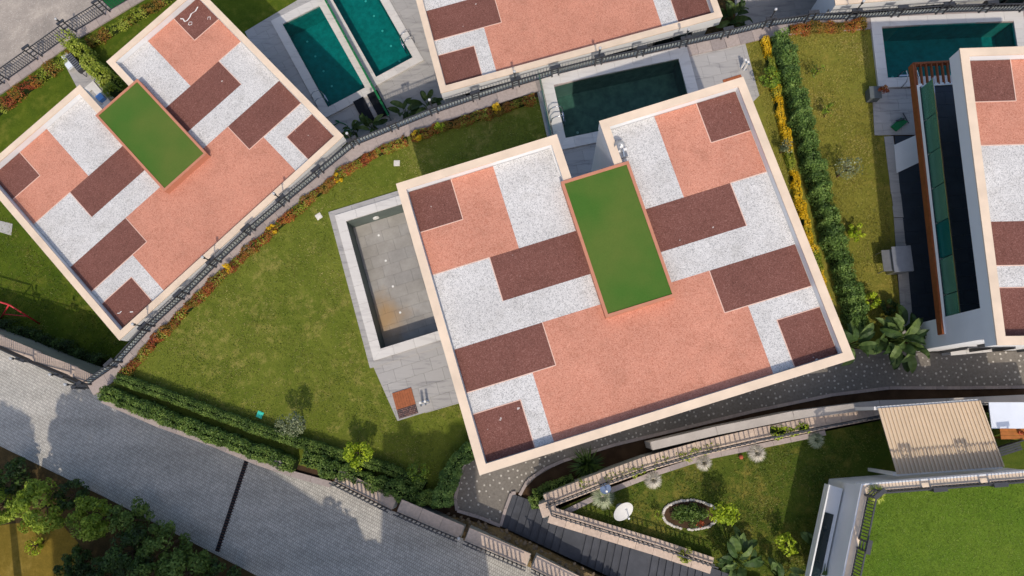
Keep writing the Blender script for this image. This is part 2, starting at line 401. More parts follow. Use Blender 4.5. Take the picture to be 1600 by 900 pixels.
def crown_points(n, rx, ry, rz, clumps, cr, hollow=.55):
    cen = rand_dirs(clumps, .15)*rng.uniform(hollow, 1, clumps)[:, None]**.6*np.array([rx, ry, rz])*.82
    own = rng.integers(0, clumps, n); crs = cr*rng.uniform(.6, 1.25, clumps)
    d = rand_dirs(n, .25); P = cen[own]+d*(crs[own]*rng.uniform(.45, 1, n)**.5)[:, None]
    tn = rng.normal(.0, .16, clumps)[own]+rng.normal(.5, .2, n)
    return P, d, tn
def tree(name, label, px, py, z0, h, r, mat, n=2500, ls=.12, clumps=26, cat='tree', group=None, rz=None, fz=None, world=None, trunk=.05, aspect=.6, low=.3):
    """trunk, limbs and a leafy crown; the pixel marks the middle of the crown"""
    rz = rz or (h*(1-low))/2; zc = z0+h-rz
    if world: b = Vector((world[0], world[1], z0))
    else: b = G(px, py, zc); b.z = z0
    t = thing(name, label, cat, b, 0, group); mb = MB(); hc = h-rz
    lean = Vector((random.uniform(-.08, .08)*h, random.uniform(-.08, .08)*h, 0))
    mb.tube([(0, 0, -.1), lean*.4+Vector((0, 0, hc*.5)), lean+Vector((0, 0, hc+rz*.3))], [trunk*1.3, trunk, trunk*.35], 7)
    part('trunk', mb, 'bark', t)
    for k in range(6):
        a = k*1.05+random.uniform(-.3, .3); s = lean*.7+Vector((0, 0, hc*random.uniform(.55, .95)))
        en = lean+Vector((math.cos(a)*r*.7, math.sin(a)*r*.7, hc+rz*random.uniform(-.1, .55)))
        part('limb', MB().tube([s, (s+en)/2+Vector((0, 0, .06*h)), en], [trunk*.5, trunk*.35, trunk*.12], 5), 'bark', t)
    P, d, tn = crown_points(n, r, r, rz, clumps, min(r, rz)*.42)
    me = leaf_mesh(P+np.array([lean.x, lean.y, hc]), rand_dirs(n, .9)*.6+d*.5, ls, 'crown', aspect, tn, .25)
    o = link('crown', me, mat, t); return t
def poly_resample(pts, step):
    out = [pts[0]]
    for a, b in zip(pts, pts[1:]):
        n = max(1, int((b-a).length/step))
        out += [a+(b-a)*(i/n) for i in range(1, n+1)]
    return out
def hedge(name, label, pxs, z0, h, w, mat, dens=260, ls=.07, ztop=True, lumpy=.18, group=None, cat='hedge', fz=None, mats=None, core='soil'):
    """clipped or loose hedge along a line; pixels mark its top middle"""
    pts = []
    for p in pxs:
        q = G(p[0], p[1], z0+h*.8); q.z = z0; pts.append(q)
    pts = poly_resample(pts, .25); o = pts[0].copy(); t = thing(name, label, cat, o, 0, group)
    seg = [(pts[i+1]-pts[i]).length for i in range(len(pts)-1)]; tot = sum(seg); cum = np.cumsum([0]+seg)
    n = int(dens*tot*(w+1.6*h)); s = rng.uniform(0, tot, n)
    xs = np.interp(s, cum, [p.x for p in pts]); ys = np.interp(s, cum, [p.y for p in pts])
    ii = np.clip(np.searchsorted(cum, s)-1, 0, len(seg)-1)
    dx = np.array([(pts[i+1].x-pts[i].x)/max(seg[i], 1e-6) for i in range(len(seg))])[ii]; dy = np.array([(pts[i+1].y-pts[i].y)/max(seg[i], 1e-6) for i in range(len(seg))])[ii]
    ph = rng.uniform(0, 6.3, 6)
    lump = 1+lumpy*(np.sin(s*2.1+ph[0])*.5+np.sin(s*5.3+ph[1])*.4+np.sin(s*11.7+ph[2])*.3)
    side = lumpy*w*.5*(np.sin(s*3.1+ph[3])*.6+np.sin(s*8.3+ph[4])*.5)
    a = rng.uniform(-.15, math.pi+.15, n)                     # around the rounded cross-section
    rr = rng.uniform(.72, 1.06, n)
    ex = np.sign(np.cos(a))*np.abs(np.cos(a))**.6; ez = np.maximum(np.sign(np.sin(a))*np.abs(np.sin(a))**.6, -.05)
    off = ex*rr*w*.5*lump+side; zz = ez*rr*h*lump*.92+.03+rng.normal(0, .04*h, n)
    zz = np.where(np.abs(ex) > .9, rng.uniform(.02, 1, n)*h*.9, zz)
    P = np.stack([xs-dy*off-o.x, ys+dx*off-o.y, np.maximum(zz, .02)], 1)
    out = np.stack([-dy*ex, dx*ex, np.maximum(ez, .1)], 1); out /= np.linalg.norm(out, axis=1)[:, None]
    Nn = out*.8+rand_dirs(n, .5)*.7; Nn /= np.linalg.norm(Nn, axis=1)[:, None]
    tn = rng.normal(.5, .2, n)+.18*np.sin(s*4.7+ph[5])+.12*np.sin(s*13+ph[1])
    if mats:
        which = (np.sin(s*1.3+ph[2])+np.sin(s*3.7+ph[0])*.8+rng.normal(0, .35, n)); cuts = np.quantile(which, np.linspace(0, 1, len(mats)+1))
        for k, mm in enumerate(mats):
            sel = (which >= cuts[k]) & (which <= cuts[k+1]+(1e-6 if k == len(mats)-1 else -1e-9))
            link('foliage', leaf_mesh(P[sel], Nn[sel], ls, 'foliage', .6, tn[sel], .15), mm, t)
    else: link('foliage', leaf_mesh(P, Nn, ls, 'foliage', .6, tn, .15), mat, t)
    mb = MB(o)                                                # twiggy middle
    for i in range(0, len(pts)-1, 2):
        p, q = pts[i], pts[min(i+2, len(pts)-1)]
        if (q-p).length > .01: mb.obox(p-(q-p)*.04, q+(q-p)*.04, w*.62, h*.62+.03*math.sin(i*2.3))
    part('stems', mb, 'hedge_core', t); return t
def blades(name, label, px, py, z0, r, h, mat, n=240, w=.018, cat='plant', group=None):
    b = G(px, py, z0+h*.4); b.z = z0; t = thing(name, label, cat, b, 0, group); vs = []; fs = []; tint = []
    for i in range(n):
        a = random.uniform(0, 6.283); R = r*random.uniform(.35, 1)**.7; hh = h*random.uniform(.5, 1)*(1-.45*(R/r)); d = Vector((math.cos(a), math.sin(a), 0)); s = Vector((-d.y, d.x, 0))*w
        p0 = d*.01; p1 = d*R*.5+Vector((0, 0, hh)); p2 = d*R+Vector((0, 0, hh*.55)); k = len(vs)
        vs += [p0-s, p0+s, p1-s*.9, p1+s*.9, p2]; fs += [(k, k+1, k+3, k+2), (k+2, k+3, k+4)]; tv = random.random(); tint += [tv, min(1, tv+.15)]
    me = bpy.data.meshes.new('blades'); me.from_pydata([tuple(v) for v in vs], [], fs); at = me.attributes.new('tint', 'FLOAT', 'FACE'); at.data.foreach_set('value', tint)
    link('blades', me, mat, t)
    part('root_crown', MB().sphere((0, 0, .03), r*.07, 7, 5, .7), 'leaf_stalk', t); return t
BAN = []
def banana_meshes():
    for v in range(4):
        L_, w_ = 1.0, (.40, .36, .44, .38)[v]; vs = []; fs = []; n = 7; bend = (.35, .5, .25, .65)[v]
        for i in range(n+1):
            t = i/n; ww = w_*.5*math.sin(math.pi*min(1, .06+t*.94))**.55*(1 if t < .97 else .25); x = t*L_; z = .42*math.sin(t*1.5)-bend*t*t; ed = .07*math.sin(i*2.1+v)
            vs += [(x, -ww, z+.09+ed*.2), (x, 0, z), (x, ww, z+.09-ed*.2)]
        for i in range(n):
            k = i*3; fs += [(k, k+1, k+4, k+3), (k+1, k+2, k+5, k+4)]
        me = bpy.data.meshes.new('leaf'); me.from_pydata(vs, [], fs)
        at = me.attributes.new('tint', 'FLOAT', 'FACE'); at.data.foreach_set('value', [.25+.18*v+.1*((i//2) % 2) for i in range(len(fs))])
        me.materials.append(M['leaf_banana']); BAN.append(me)
banana_meshes()
def big_leaf_plant(name, label, px, py, z0, n, size, spread, h, group=None, cat='plant'):
    b = G(px, py, z0+h*.6); b.z = z0; t = thing(name, label, cat, b, 0, group)
    mb = MB()
    for i in range(n):
        a = i*2.399+random.uniform(-.35, .35); R = spread*math.sqrt((i+.6)/n); hh = h*(1-.35*R/spread)*random.uniform(.75, 1.1)
        p = Vector((math.cos(a)*R*.6, math.sin(a)*R*.6, hh)); mb.tube([(math.cos(a)*.08, math.sin(a)*.08, 0), p*.6+Vector((0, 0, hh*.15)), p], [.035, .025, .018], 5)
        o = link('leaf', BAN[i % 4], None, t, p); s = size*random.uniform(.75, 1.2); o.scale = (s, s*random.uniform(.9, 1.2), s)
        o.rotation_euler = (random.uniform(-.5, .5), random.uniform(-.9, .4), a+random.uniform(-1.5, 1.5))
    part('stalks', mb, 'leaf_stalk', t); return t
plain('leaf_stalk', (84, 104, 50), .15, 8, .7)

# ================================================================ SETTING
LOW = -6.2
def zr(x): return -3.2+(x+27)*(3.7/27)      # the sloping setted road
# fence line of the upper plot (posts on the retaining wall), photo pixels
FEN = [(133,597),(182,563),(233,507),(287,457),(337,407),(390,357),(443,312),(497,267),(552,222),(613,197),(675,172),(740,150),(802,130),(863,112),(930,95),(995,82),(1062,67),(1127,53),(1192,37),(1257,28),(1323,25),(1393,20),(1463,15),(1530,13),(1593,12),(1660,10)]
FW = [G(x+4.2, y+6.0, .12) for x, y in FEN]
VA = math.radians(16.97)                              # bearing of the main villa
# pools: inner rims in world xy
def rect(o, ang, w, l):
    U = Vector((math.cos(ang), math.sin(ang))); V = Vector((math.sin(ang), -math.cos(ang)))
    return [o, o+U*w, o+U*w+V*l, o+V*l]
o1 = G(541, 346, .1).to_2d(); P1 = rect(o1, VA, 3.25, 6.6)
o2 = G(865, 133, .1).to_2d(); u2 = (G(1060, 92, .1).to_2d()-o2); P2 = rect(o2, math.atan2(u2.y, u2.x), u2.length, 2.9)
o3 = G(1377, 42, .1).to_2d(); u3 = (G(1583, 33, .1).to_2d()-o3); P3 = rect(o3, math.atan2(u3.y, u3.x), u3.length, 2.75)
PL = [G(x, y, LOW+.1).to_2d() for x, y in ((441.7, 38), (499, 9.3), (570.7, 137.3), (512.7, 167.7))]
PT = [G(x, y, LOW+.1).to_2d() for x, y in ((497.5, -40), (571, -40), (645, 90), (588, 120.7))]
PS = [G(x, y, LOW+.1).to_2d() for x, y in ((129, 152.7), (144, 140), (163, 163), (148.7, 173))]
def grow(q, d):
    c = sum(q, Vector((0, 0)))/4; out = []
    for i in range(4):
        a, b, k = q[i-1], q[i], q[(i+1) % 4]; e1 = (b-a).normalized(); e2 = (k-b).normalized()
        n1 = Vector((e1.y, -e1.x)); n2 = Vector((e2.y, -e2.x))
        if n1.dot(b-c) < 0: n1 = -n1
        if n2.dot(b-c) < 0: n2 = -n2
        out.append(b+(n1+n2)*(d/(1+n1.dot(n2))))
    return out

# far ground, low plots
B = 600
struct('ground', MB().prism([(-B,-B),(B,-B),(B,B),(-B,B)], LOW-.5, LOW-.03, [grow(p, .05) for p in (PL, PT, PS)], sides=False), 'scrub')
# raised plot that carries the two upper villas
up = [p.to_2d() for p in FW]
edge = [G(1750, 10), G(1800, 1050), G(1000, 1050), G(905, 932), G(830, 890), G(720, 840), G(612, 798), G(517, 750), G(400, 716), G(250, 655), G(150, 612)]
plate = up+[p.to_2d() for p in edge]
struct('upper_terrain', MB().prism(plate, LOW-.6, -.02, [grow(p, .05) for p in (P1, P2, P3)]), 'soil')
struct('lawn', MB().prism(xy([(150,610),(182,575),(250,517),(345,428),(400,382),(450,340),(560,242),(640,210),(846,150),(862,215),(900,300),(990,560),(770,700),(740,705),(700,790),(640,780),(520,742),(400,706),(250,645)]), -.02, .0, [grow(P1, .3)], sides=False), 'lawn')
struct('lawn', MB().prism(xy([(1164,60),(1200,52),(1216,80),(1262,240),(1300,420),(1330,545),(1250,545),(1100,200)]), -.02, .002, sides=False), 'lawn_right')
struct('lawn', MB().prism(xy([(1225,44),(1360,36),(1392,210),(1400,420),(1415,540),(1340,545),(1300,420),(1262,240)]), -.02, .004, sides=False), 'lawn_right')
# low plot lawns
struct('lawn', MB().prism(xy([(-300,320),(0,140),(62,98),(168,28),(330,-80),(480,-50),(500,-10),(606,188),(200,545),(150,592),(0,540),(-300,440)], LOW), LOW-.03, LOW, [grow(PS, .05), grow(PL, .05)], sides=False), 'lawn_low')
struct('road', MB().prism(xy([(-300,330),(0,133),(60,90),(165,20),(205,-5),(420,-150),(-300,-150)], LOW), LOW-.03, LOW+.03), 'road_aggregate')
# sloping setted road and the ground south of it
def rxy(ps): return [GP(x, y, zr).to_2d() for x, y in ps]
struct('road', MB().prism(rxy([(-260,440),(0,545),(120,602),(190,585),(420,672),(560,730),(680,790),(800,850),(930,930),(1000,1000),(640,1020),(470,935),(340,868),(170,780),(0,697),(-260,590)]), lambda x: zr(x)-.5, zr), 'road_setts')
struct('southern_ground', MB().prism(rxy([(-260,590),(0,697),(170,780),(340,868),(470,935),(640,1020),(1000,1000),(1100,1400),(-500,1500),(-500,560)]), lambda x: zr(x)-.6, lambda x: zr(x)+.012, sides=True), 'scrub')
struct('lawn', MB().prism(rxy([(-60,830),(20,818),(90,812),(125,850),(110,930),(60,990),(-60,990)]), lambda x: zr(x), lambda x: zr(x)+.02, sides=False), 'dry_grass')

# ---- boundary wall with stones under the long railing
def wall_run(name, label, pts, w, ztop, zbot, mat, stone, off=0.0, step=.85, cat='wall', thick=.09, over=.03, group=None, fz=None):
    """wall along pts (2d), coping stones on top; ztop may be a function of x"""
    f = ztop if callable(ztop) else (lambda x: ztop)
    pts = [Vector(p[:2]) for p in pts]; o = Vector((pts[0].x, pts[0].y, zbot)); t = thing(name, label, cat, o, 0, group); body = MB(o)
    for a, b in zip(pts, pts[1:]):
        d = (b-a).normalized(); nrm = Vector((d.y, -d.x)); a1, b1 = a+nrm*off, b+nrm*off
        q = [a1-nrm*w/2-d*w*.05, b1-nrm*w/2+d*w*.05, b1+nrm*w/2+d*w*.05, a1+nrm*w/2-d*w*.05]
        body.prism(q, zbot, (f(a.x)+f(b.x))/2-thick)
        L_ = (b-a).length; k = max(1, round(L_/step))
        for i in range(k):
            p0 = a1+d*(L_*i/k+.006); p1 = a1+d*(L_*(i+1)/k-.006); zz = (f(a.x)+f(b.x))/2+random.uniform(-.004, .004)
            ww = w/2+over
            q = [p0-nrm*ww, p1-nrm*ww, p1+nrm*ww, p0+nrm*ww]
            part('coping_stone', MB(o).prism(q, zz-thick, zz, bottom=True), stone, t)
    part('wall_body', body, mat, t); return t
wall_run('retaining_wall', 'long retaining wall with pinkish stone coping under the railing of the upper garden', [p.to_2d() for p in FW], .52, .12, LOW-.4, 'retaining', 'coping_stone', off=.26)
wall_run('wall_ledge', 'grey plastered ledge outside the long railing of the upper garden', [p.to_2d() for p in FW], .34, -.02, LOW-.4, 'ledge', 'ledge', off=-.19, step=3, over=.0)

# ---- railing -------------------------------------------------------------------
lampn = [0]
def lamp(p, h, label, group='globe lamps along the railings'):
    t = thing('railing_lamp', label, 'lamp', p, 0, group)
    part('pole', MB().tube([(0, 0, 0), (0, 0, h-.16)], [.035, .025], 6), 'black_metal', t)
    part('globe', MB().sphere((0, 0, h), .075, 10, 7), 'globe', t, True)
    part('collar', MB().tube([(0, 0, h-.2), (0, 0, h-.1)], .06, 8), 'black_metal', t)
def railing(name, label, P, h=1.0, posts=True, lamps=(), lamplab=None, gap=.15, lh=1.45, group='railings', bw=.034):
    o = P[0].copy(); t = thing(name, label, 'railing', o, 0, group)
    for i, p in enumerate(P):
        d = (P[min(i+1, len(P)-1)]-P[max(i-1, 0)]); d.z = 0; d.normalize(); n = Vector((d.y, -d.x, 0))
        if posts:
            mb = MB(o)
            for s in (-.17, .17):
                mb.obox(p+d*s, p+d*s+Vector((0, 0, h+.18)), .07, .07, up=n)
            mb.obox(p-d*.24+Vector((0, 0, h+.16)), p+d*.27+Vector((0, 0, h+.16)), .16, .05)
            for zz in (.3, .6, .9): mb.obox(p-d*.17+Vector((0, 0, h*zz)), p+d*.17+Vector((0, 0, h*zz)), .04, .04)
            part('post', mb, 'black_metal', t)
        if i in lamps: lamp(p+Vector((0, 0, h+.21)), lh-h, lamplab)
    for i in range(len(P)-1):
        a, b = P[i], P[i+1]; d = (b-a).normalized(); a2 = a+d*(.2 if posts else 0); b2 = b-d*(.2 if posts else 0); L_ = (b2-a2).length
        for zz in (.1, h-.04):
            part('rail', MB(o).obox(a2+Vector((0, 0, zz)), b2+Vector((0, 0, zz)), .05, .04), 'black_metal', t)
        mb = MB(o); k = max(2, int(L_/gap))
        for j in range(1, k):
            q = a2+d*(L_*j/k); mb.obox(q+Vector((0, 0, .12)), q+Vector((0, 0, h-.04)), bw, bw, up=Vector((d.y, -d.x, 0)))
        tag(part('balusters', mb, 'black_metal', t), kind='stuff')
    return t
LF = [i for i in range(len(FW)) if i % 2 == 0]
railing('railing', 'black metal railing on the pinkish stone wall around the upper garden', FW, .72, True, LF, 'pale globe lamp on the railing of the pinkish stone wall')
RL = [G(x, y, LOW+.15) for x, y in ((-90, 195), (-38,160), (10,127), (62,90), (115,52), (168,20), (215,-8), (262, -35))]
wall_run('low_wall', 'low stone kerb wall under the railing beside the pale gravelly road', [p.to_2d() for p in RL], .6, LOW+.14, LOW-.3, 'retaining', 'coping_stone', off=.15)
railing('railing', 'black metal railing beside the pale speckled road', RL, 1.1, True, (1, 4, 6), 'pale globe lamp on the railing beside the pale speckled road')
t = thing('windbreak', 'green mesh windbreak tied to the railing beside the speckled road', 'windbreak', RL[5]); o_ = RL[5]
part('mesh_sheet', MB(o_).obox(RL[5]+Vector((.3,.2,.1)), RL[7]+Vector((0,0,.1)), .03, .95), 'green_mesh', t)
part('tie_cord', MB(o_).tube([RL[5]+Vector((.3,.2,1.06)), RL[7]+Vector((0,0,1.06))], .015, 5), 'black_metal', t)
# ================================================================ VILLAS
VW, VD = 14.67, 11.90
OUT = [(0,0),(6.77,0),(6.77,2.2),(8.59,2.2),(8.59,0),(VW,0),(VW,VD),(0,VD)]
def inset(poly, d):
    out = []
    for i in range(len(poly)):
        a, b, c = (Vector(poly[j % len(poly)]) for j in (i-1, i, i+1)); e1 = (b-a).normalized(); e2 = (c-b).normalized()
        n1 = Vector((-e1.y, e1.x)); n2 = Vector((-e2.y, e2.x)); out.append(b+(n1+n2)*d)
    return out
FIELDS = [('gravel_brown', [(.34,.34,2.15,2.12)]), ('gravel_salmon', [(2.15,.34,3.95,3.95),(.34,2.12,2.15,3.95)]),
 ('gravel_white', [(3.95,.34,6.41,3.95)]), ('gravel_brown', [(2.72,3.95,6.4,5.8)]), ('gravel_white', [(.34,3.95,2.72,7.07),(2.72,5.8,6.4,7.07)]),
 ('gravel_brown', [(.34,7.07,3.95,8.82)]), ('gravel_white', [(.34,8.82,3.0,9.68),(2.25,9.68,3.0,11.56)]), ('gravel_brown', [(.34,9.68,2.25,11.56)]),
 ('gravel_salmon', [(3.95,7.07,10.8,8.82),(3.0,8.82,11.75,11.56)]), ('gravel_white', [(8.95,.34,10.85,3.95)]),
 ('gravel_salmon', [(10.85,.34,12.65,3.95),(12.65,2.12,14.33,3.95)]), ('gravel_brown', [(12.65,.34,14.33,2.12)]), ('gravel_brown', [(9.0,3.95,12.8,5.8)]),
 ('gravel_white', [(12.8,3.95,14.33,7.07),(9.0,5.8,12.8,7.07)]), ('gravel_brown', [(10.8,7.07,14.33,8.82)]),
 ('gravel_white', [(11.75,8.82,14.33,9.68),(11.75,9.68,12.6,11.56)]), ('gravel_brown', [(12.6,9.68,14.33,11.56)])]
TRIM = [((2.15,.34),(2.15,2.12)),((.34,2.12),(2.15,2.12)),((2.72,3.95),(2.72,5.8)),((3.95,7.07),(3.95,8.82)),((2.25,9.68),(2.25,11.56)),((.34,9.68),(2.25,9.68)),((12.65,.34),(12.65,2.12)),((12.65,2.12),(14.33,2.12)),((12.8,3.95),(12.8,5.8)),((10.8,7.07),(10.8,8.82)),((10.8,8.82),(11.75,8.82)),((3.0,8.82),(3.95,8.82)),((12.6,9.68),(12.6,11.56)),((12.6,9.68),(14.33,9.68)),((.34,8.82),(3.0,8.82)),((11.75,8.82),(14.33,8.82)),((.34,3.95),(2.72,3.95)),((12.8,3.95),(14.33,3.95))]
VM = {}
def vmesh(key, fn):
    if key not in VM: VM[key] = fn()
    return VM[key]
def fl(p): return (p[0], -p[1])
def villa(label, A, ang, ztop, zbase, extra=None):
    hz = ztop-zbase; t = thing('villa', label, 'house', (A.x, A.y, zbase), ang, 'flat roofed villas with patterned gravel roofs')
    def P_(key, name, fn, mat, par=t): return link(name, vmesh((key, round(hz, 3)), lambda: fn().mesh(name)), mat, par)
    body = [(2.9,.35),(6.6,.35),(6.6,2.7),(8.605,2.7),(8.605,.015),(14.3,.015),(14.3,11.6),(.015,11.6),(.015,10.4),(2.9,10.4)]
    P_('wall', 'wall', lambda: MB().prism([fl(p) for p in body], 0, hz-.75), 'plaster')
    P_('slab', 'roof_slab', lambda: MB().prism([fl(p) for p in OUT], hz-.8, hz-.45, bottom=True), 'plaster')
    ins = inset(OUT, .31); n = len(OUT)
    for i in range(n):
        q = [OUT[i], OUT[(i+1) % n], ins[(i+1) % n], ins[i]]
        P_(('par', i), 'parapet', lambda: MB().prism([fl(p) for p in q], hz-.452, hz-.06), 'plaster')
        oo = inset(OUT, -.018); i2 = inset(OUT, .32); q2 = [oo[i], oo[(i+1) % n], i2[(i+1) % n], i2[i]]
        P_(('cop', i), 'coping', lambda: MB().prism([fl(p) for p in q2], hz-.06, hz, bottom=True), 'coping_cream')
    for k, (mt, rs) in enumerate(FIELDS):
        def f():
            mb = MB()
            for (a, b, c, d) in rs: mb.prism([fl(p) for p in ((a,b),(c,b),(c,d),(a,d))], hz-.455, hz-.40)
            return mb
        P_(('field', k), 'gravel_field', f, mt)
    for k, (p, q) in enumerate(TRIM):
        P_(('trim', k), 'edging_strip', lambda: MB().obox((*fl(p), hz-.44), (*fl(q), hz-.44), .035, .055), 'edging')
    # raised stair core with its turf
    bx = (6.33, 1.97, 9.14, 7.68)
    core = P_('core', 'stair_core', lambda: MB().prism([fl(p) for p in ((bx[0],bx[1]),(bx[2],bx[1]),(bx[2],bx[3]),(bx[0],bx[3]))], hz-.78, hz-.005), 'terracotta_rim')
    ring = [(bx[0],bx[1]),(bx[2],bx[1]),(bx[2],bx[3]),(bx[0],bx[3])]; rin = inset(ring, .11); rou = inset(ring, -.012)
    for i in range(4):
        q = [rou[i], rou[(i+1) % 4], rin[(i+1) % 4], rin[i]]
        link('rim', vmesh(('rim', i, round(hz, 3)), lambda: MB().prism([fl(p) for p in q], hz-.02, hz+.055, bottom=True).mesh('rim')), 'terracotta_rim', core)
    link('turf', vmesh(('turf', round(hz, 3)), lambda: MB().prism([fl(p) for p in rin], hz-.03, hz+.022).mesh('turf')), 'turf_box', core)
    # windows and doors, per side
    def win(u0, v0, u1, v1, z0, z1, key):
        d = Vector((u1-u0, -(v1-v0))).normalized(); nn = Vector((d.y, -d.x))
        a = Vector((u0, -v0)); b = Vector((u1, -v1))
        def fr():
            mb = MB()
            for zz in (z0, z1-.06): mb.obox((a.x, a.y, zz), (b.x, b.y, zz), .1, .06)
            for p in (a, (a+b)/2, b): mb.obox((p.x, p.y, z0+.06), (p.x, p.y, z1-.06), .06, .1, up=Vector((nn.x, nn.y, 0)))
            return mb.mesh('window')
        w = link('window', vmesh(('win', key, round(hz, 3)), fr), 'black_metal', t)
        link('pane', vmesh(('pane', key, round(hz, 3)), lambda: MB().obox((a.x, a.y, z0+.05), (b.x, b.y, z0+.05), .03, z1-z0-.1).mesh('pane')), 'window_dark', w)
    for fl_ in (0, 1):
        z0, z1 = fl_*2.9+.25, fl_*2.9+2.45
        for k, (u0, u1) in enumerate(((1.2,3.2),(4.6,6.6),(8.2,10.2),(11.4,13.4))): win(u0, 11.6+.02, u1, 11.6+.02, z0, z1, ('s', fl_, k))
        for k, (v0, v1) in enumerate(((1.2,4.2),(5.4,9.4))): win(2.9-.02, v0, 2.9-.02, v1, z0, z1, ('w', fl_, k))
        for k, (v0, v1) in enumerate(((1.5,4.0),(6.0,9.0))): win(14.3+.02, v0, 14.3+.02, v1, z0, z1, ('e', fl_, k))
        for k, (u0, u1) in enumerate(((3.4,6.0),(9.6,13.2))): win(u0, (.35, .015)[k]-.02, u1, (.35, .015)[k]-.02, z0, z1, ('n', fl_, k))
    return t
vc = villa('villa standing between the empty grey pool and the dark shaded pool', Vector((-6.027, 9.171)), VA, 6.5, 0.0)
vl = villa('lower villa beside the pale gravelly road with white scuffs on its brown gravel', Vector((-28.95, 12.12)), math.radians(44.05), .4, LOW+.1)
# lower villa north of the railing
f_, e_ = G(689, 145, .4).to_2d(), G(1128, 25.5, .4).to_2d(); ua = math.atan2((e_-f_).y, (e_-f_).x)
Vd = Vector((math.sin(ua), -math.cos(ua)))
vt = villa('lower villa behind the railing with lamp shadows across its salmon gravel', f_-Vd*VD, ua, .4, LOW+.1)
a_, b_ = G(1500.3, 76, 6.5).to_2d(), G(1559.3, 540, 6.5).to_2d(); ra = math.atan2((b_-a_).x, -(b_-a_).y)
vr = villa('villa with the wooden edged glass balcony over the teal pool', a_, ra, 6.5, 0.0)
f5 = G(1306, 7, .4).to_2d(); ua5 = math.radians(3.5); Vd5 = Vector((math.sin(ua5), -math.cos(ua5)))
v5 = villa('lower villa with only its white roof edge showing behind the railing by the teal pool', f5-Vd5*VD, ua5, .4, LOW+.1)

# ================================================================ POOLS
def pool(name, label, q, z, depth, wall_mat, water_mat=None, cop=.62, drop=.12, lights=0, floor_mat=None, cop_mat='coping_stone_white', outer=0, outer_mat='paving_grey', light_side=None, group='swimming pools'):
    o = Vector((q[0].x, q[0].y, z)); t = thing(name, label, 'pool', o, 0, group); q = [Vector(p) for p in q]
    if area2(q) and sum(q[i].x*q[(i+1) % 4].y-q[(i+1) % 4].x*q[i].y for i in range(4)) < 0: pass
    n = 4; c = sum(q, Vector((0, 0)))/4
    g = grow(q, .04); vs = [(p.x, p.y, z-.01) for p in q]+[(p.x, p.y, z-depth) for p in q]
    for i in range(4):
        j = (i+1) % 4; part('basin_wall', MB(o).prism([q[i], q[j], g[j], g[i]], z-depth-.05, z-.015), wall_mat, t)
    bot = part('basin_floor', MB(o).prism(grow(q, .03), z-depth-.1, z-depth), floor_mat or wall_mat, t)
    rings = [(0, cop, .0, cop_mat, .95)]
    if outer: rings.append((cop+.006, cop+outer, -.06, outer_mat, 1.2))
    for (r0, r1, dz, mt, step) in rings:
        i0, i1 = grow(q, r0), grow(q, r1)
        for i in range(4):
            j = (i+1) % 4; L_ = (i1[j]-i1[i]).length; k = max(1, round(L_/step))
            for s in range(k):
                f0, f1 = s/k, (s+1)/k; gp = .004/L_
                def at(ring, f): return ring[i]+(ring[j]-ring[i])*f
                # mitred ends, straight joints between
                dI = (i0[j]-i0[i]).normalized(); lo = (i0[i]-i1[i]).dot(dI); hi = (i0[j]-i1[i]).dot(dI)
                x0, x1 = L_*f0+.004, L_*f1-.004
                a0 = i1[i]+dI*x0; a1 = i1[i]+dI*x1
                nI = (i0[i]-i1[i]); nI = nI-dI*nI.dot(dI)
                def up_(x): return i1[i]+nI+dI*min(max(x, lo), hi)
                part('coping_slab', MB(o).prism([a0, a1, up_(x1), up_(x0)], z-.1+dz, z+dz+.05+random.uniform(-.001, .001), bottom=True), mt, t)
    if water_mat: part('water', MB(o).prism(grow(q, -.003), z-drop-.001, z-drop, sides=False), water_mat, t)
    for k in range(lights):
        side = light_side or (0, 3); a, b = q[side[0]], q[side[1]]
        nn = (c-(a+b)/2).normalized(); p = a+(b-a)*((k+.7)/(lights+.4))+nn*.75
        lt = MB(o); cx = [(p.x+.07*math.cos(x*.785), p.y+.07*math.sin(x*.785)) for x in range(8)]
        part('floor_light', lt.prism(cx, z-depth, z-depth+.02), 'white_paint', t)
    return t
pe = pool('swimming_pool', 'drained grey tiled pool with a rusty stain beside the villa', P1, .1, 1.25, 'pool_grey', None, .46, lights=0, outer=.28)
q = [Vector(p) for p in P1]
tiles(pe, grow(q, -.01), VA, .9, .6, .1-1.25+.034, 'empty_pool_tile', 'floor_tile', gap=.008)
for k in range(4):
    p = q[0]+(q[3]-q[0])*(.12+.21*k)+(q[1]-q[0])*.36
    part('floor_light', MB(pe.location).prism([(p.x+.06*math.cos(x*.785), p.y+.06*math.sin(x*.785)) for x in range(8)], .1-1.25, .1-1.25+.05), 'white_paint', pe)
p_ = q[0]+(q[1]-q[0])*.42+(q[3]-q[0])*.004
part('wall_light', MB(pe.location).tube([(p_.x, p_.y, -.55), (p_.x+.02, p_.y-.06, -.55)], .16, 12), 'white_paint', pe)
pool('swimming_pool', 'full dark green pool in the shade of the villa', P2, .1, 1.5, 'pool_green', 'water_green', .55, lights=5, light_side=(3, 2))
pool('swimming_pool', 'teal pool under the wooden edged balcony', P3, .1, 1.5, 'pool_teal', 'water_teal', .5, lights=4, light_side=(3, 2))
pool('swimming_pool', 'teal pool half shaded by the lower villa beside the green divider', PL, LOW+.1, 1.5, 'pool_teal', 'water_teal', .55, lights=5, light_side=(0, 3))
pool('swimming_pool', 'sunlit teal pool with a bent steel ladder beside the green divider', PT, LOW+.1, 1.5, 'pool_teal', 'water_teal', .5, lights=5, light_side=(1, 2))
pool('plunge_pool', 'small square plunge pool behind the turf stair core of the roadside villa', PS, LOW+.1, 1.1, 'pool_green', 'water_green', .4)
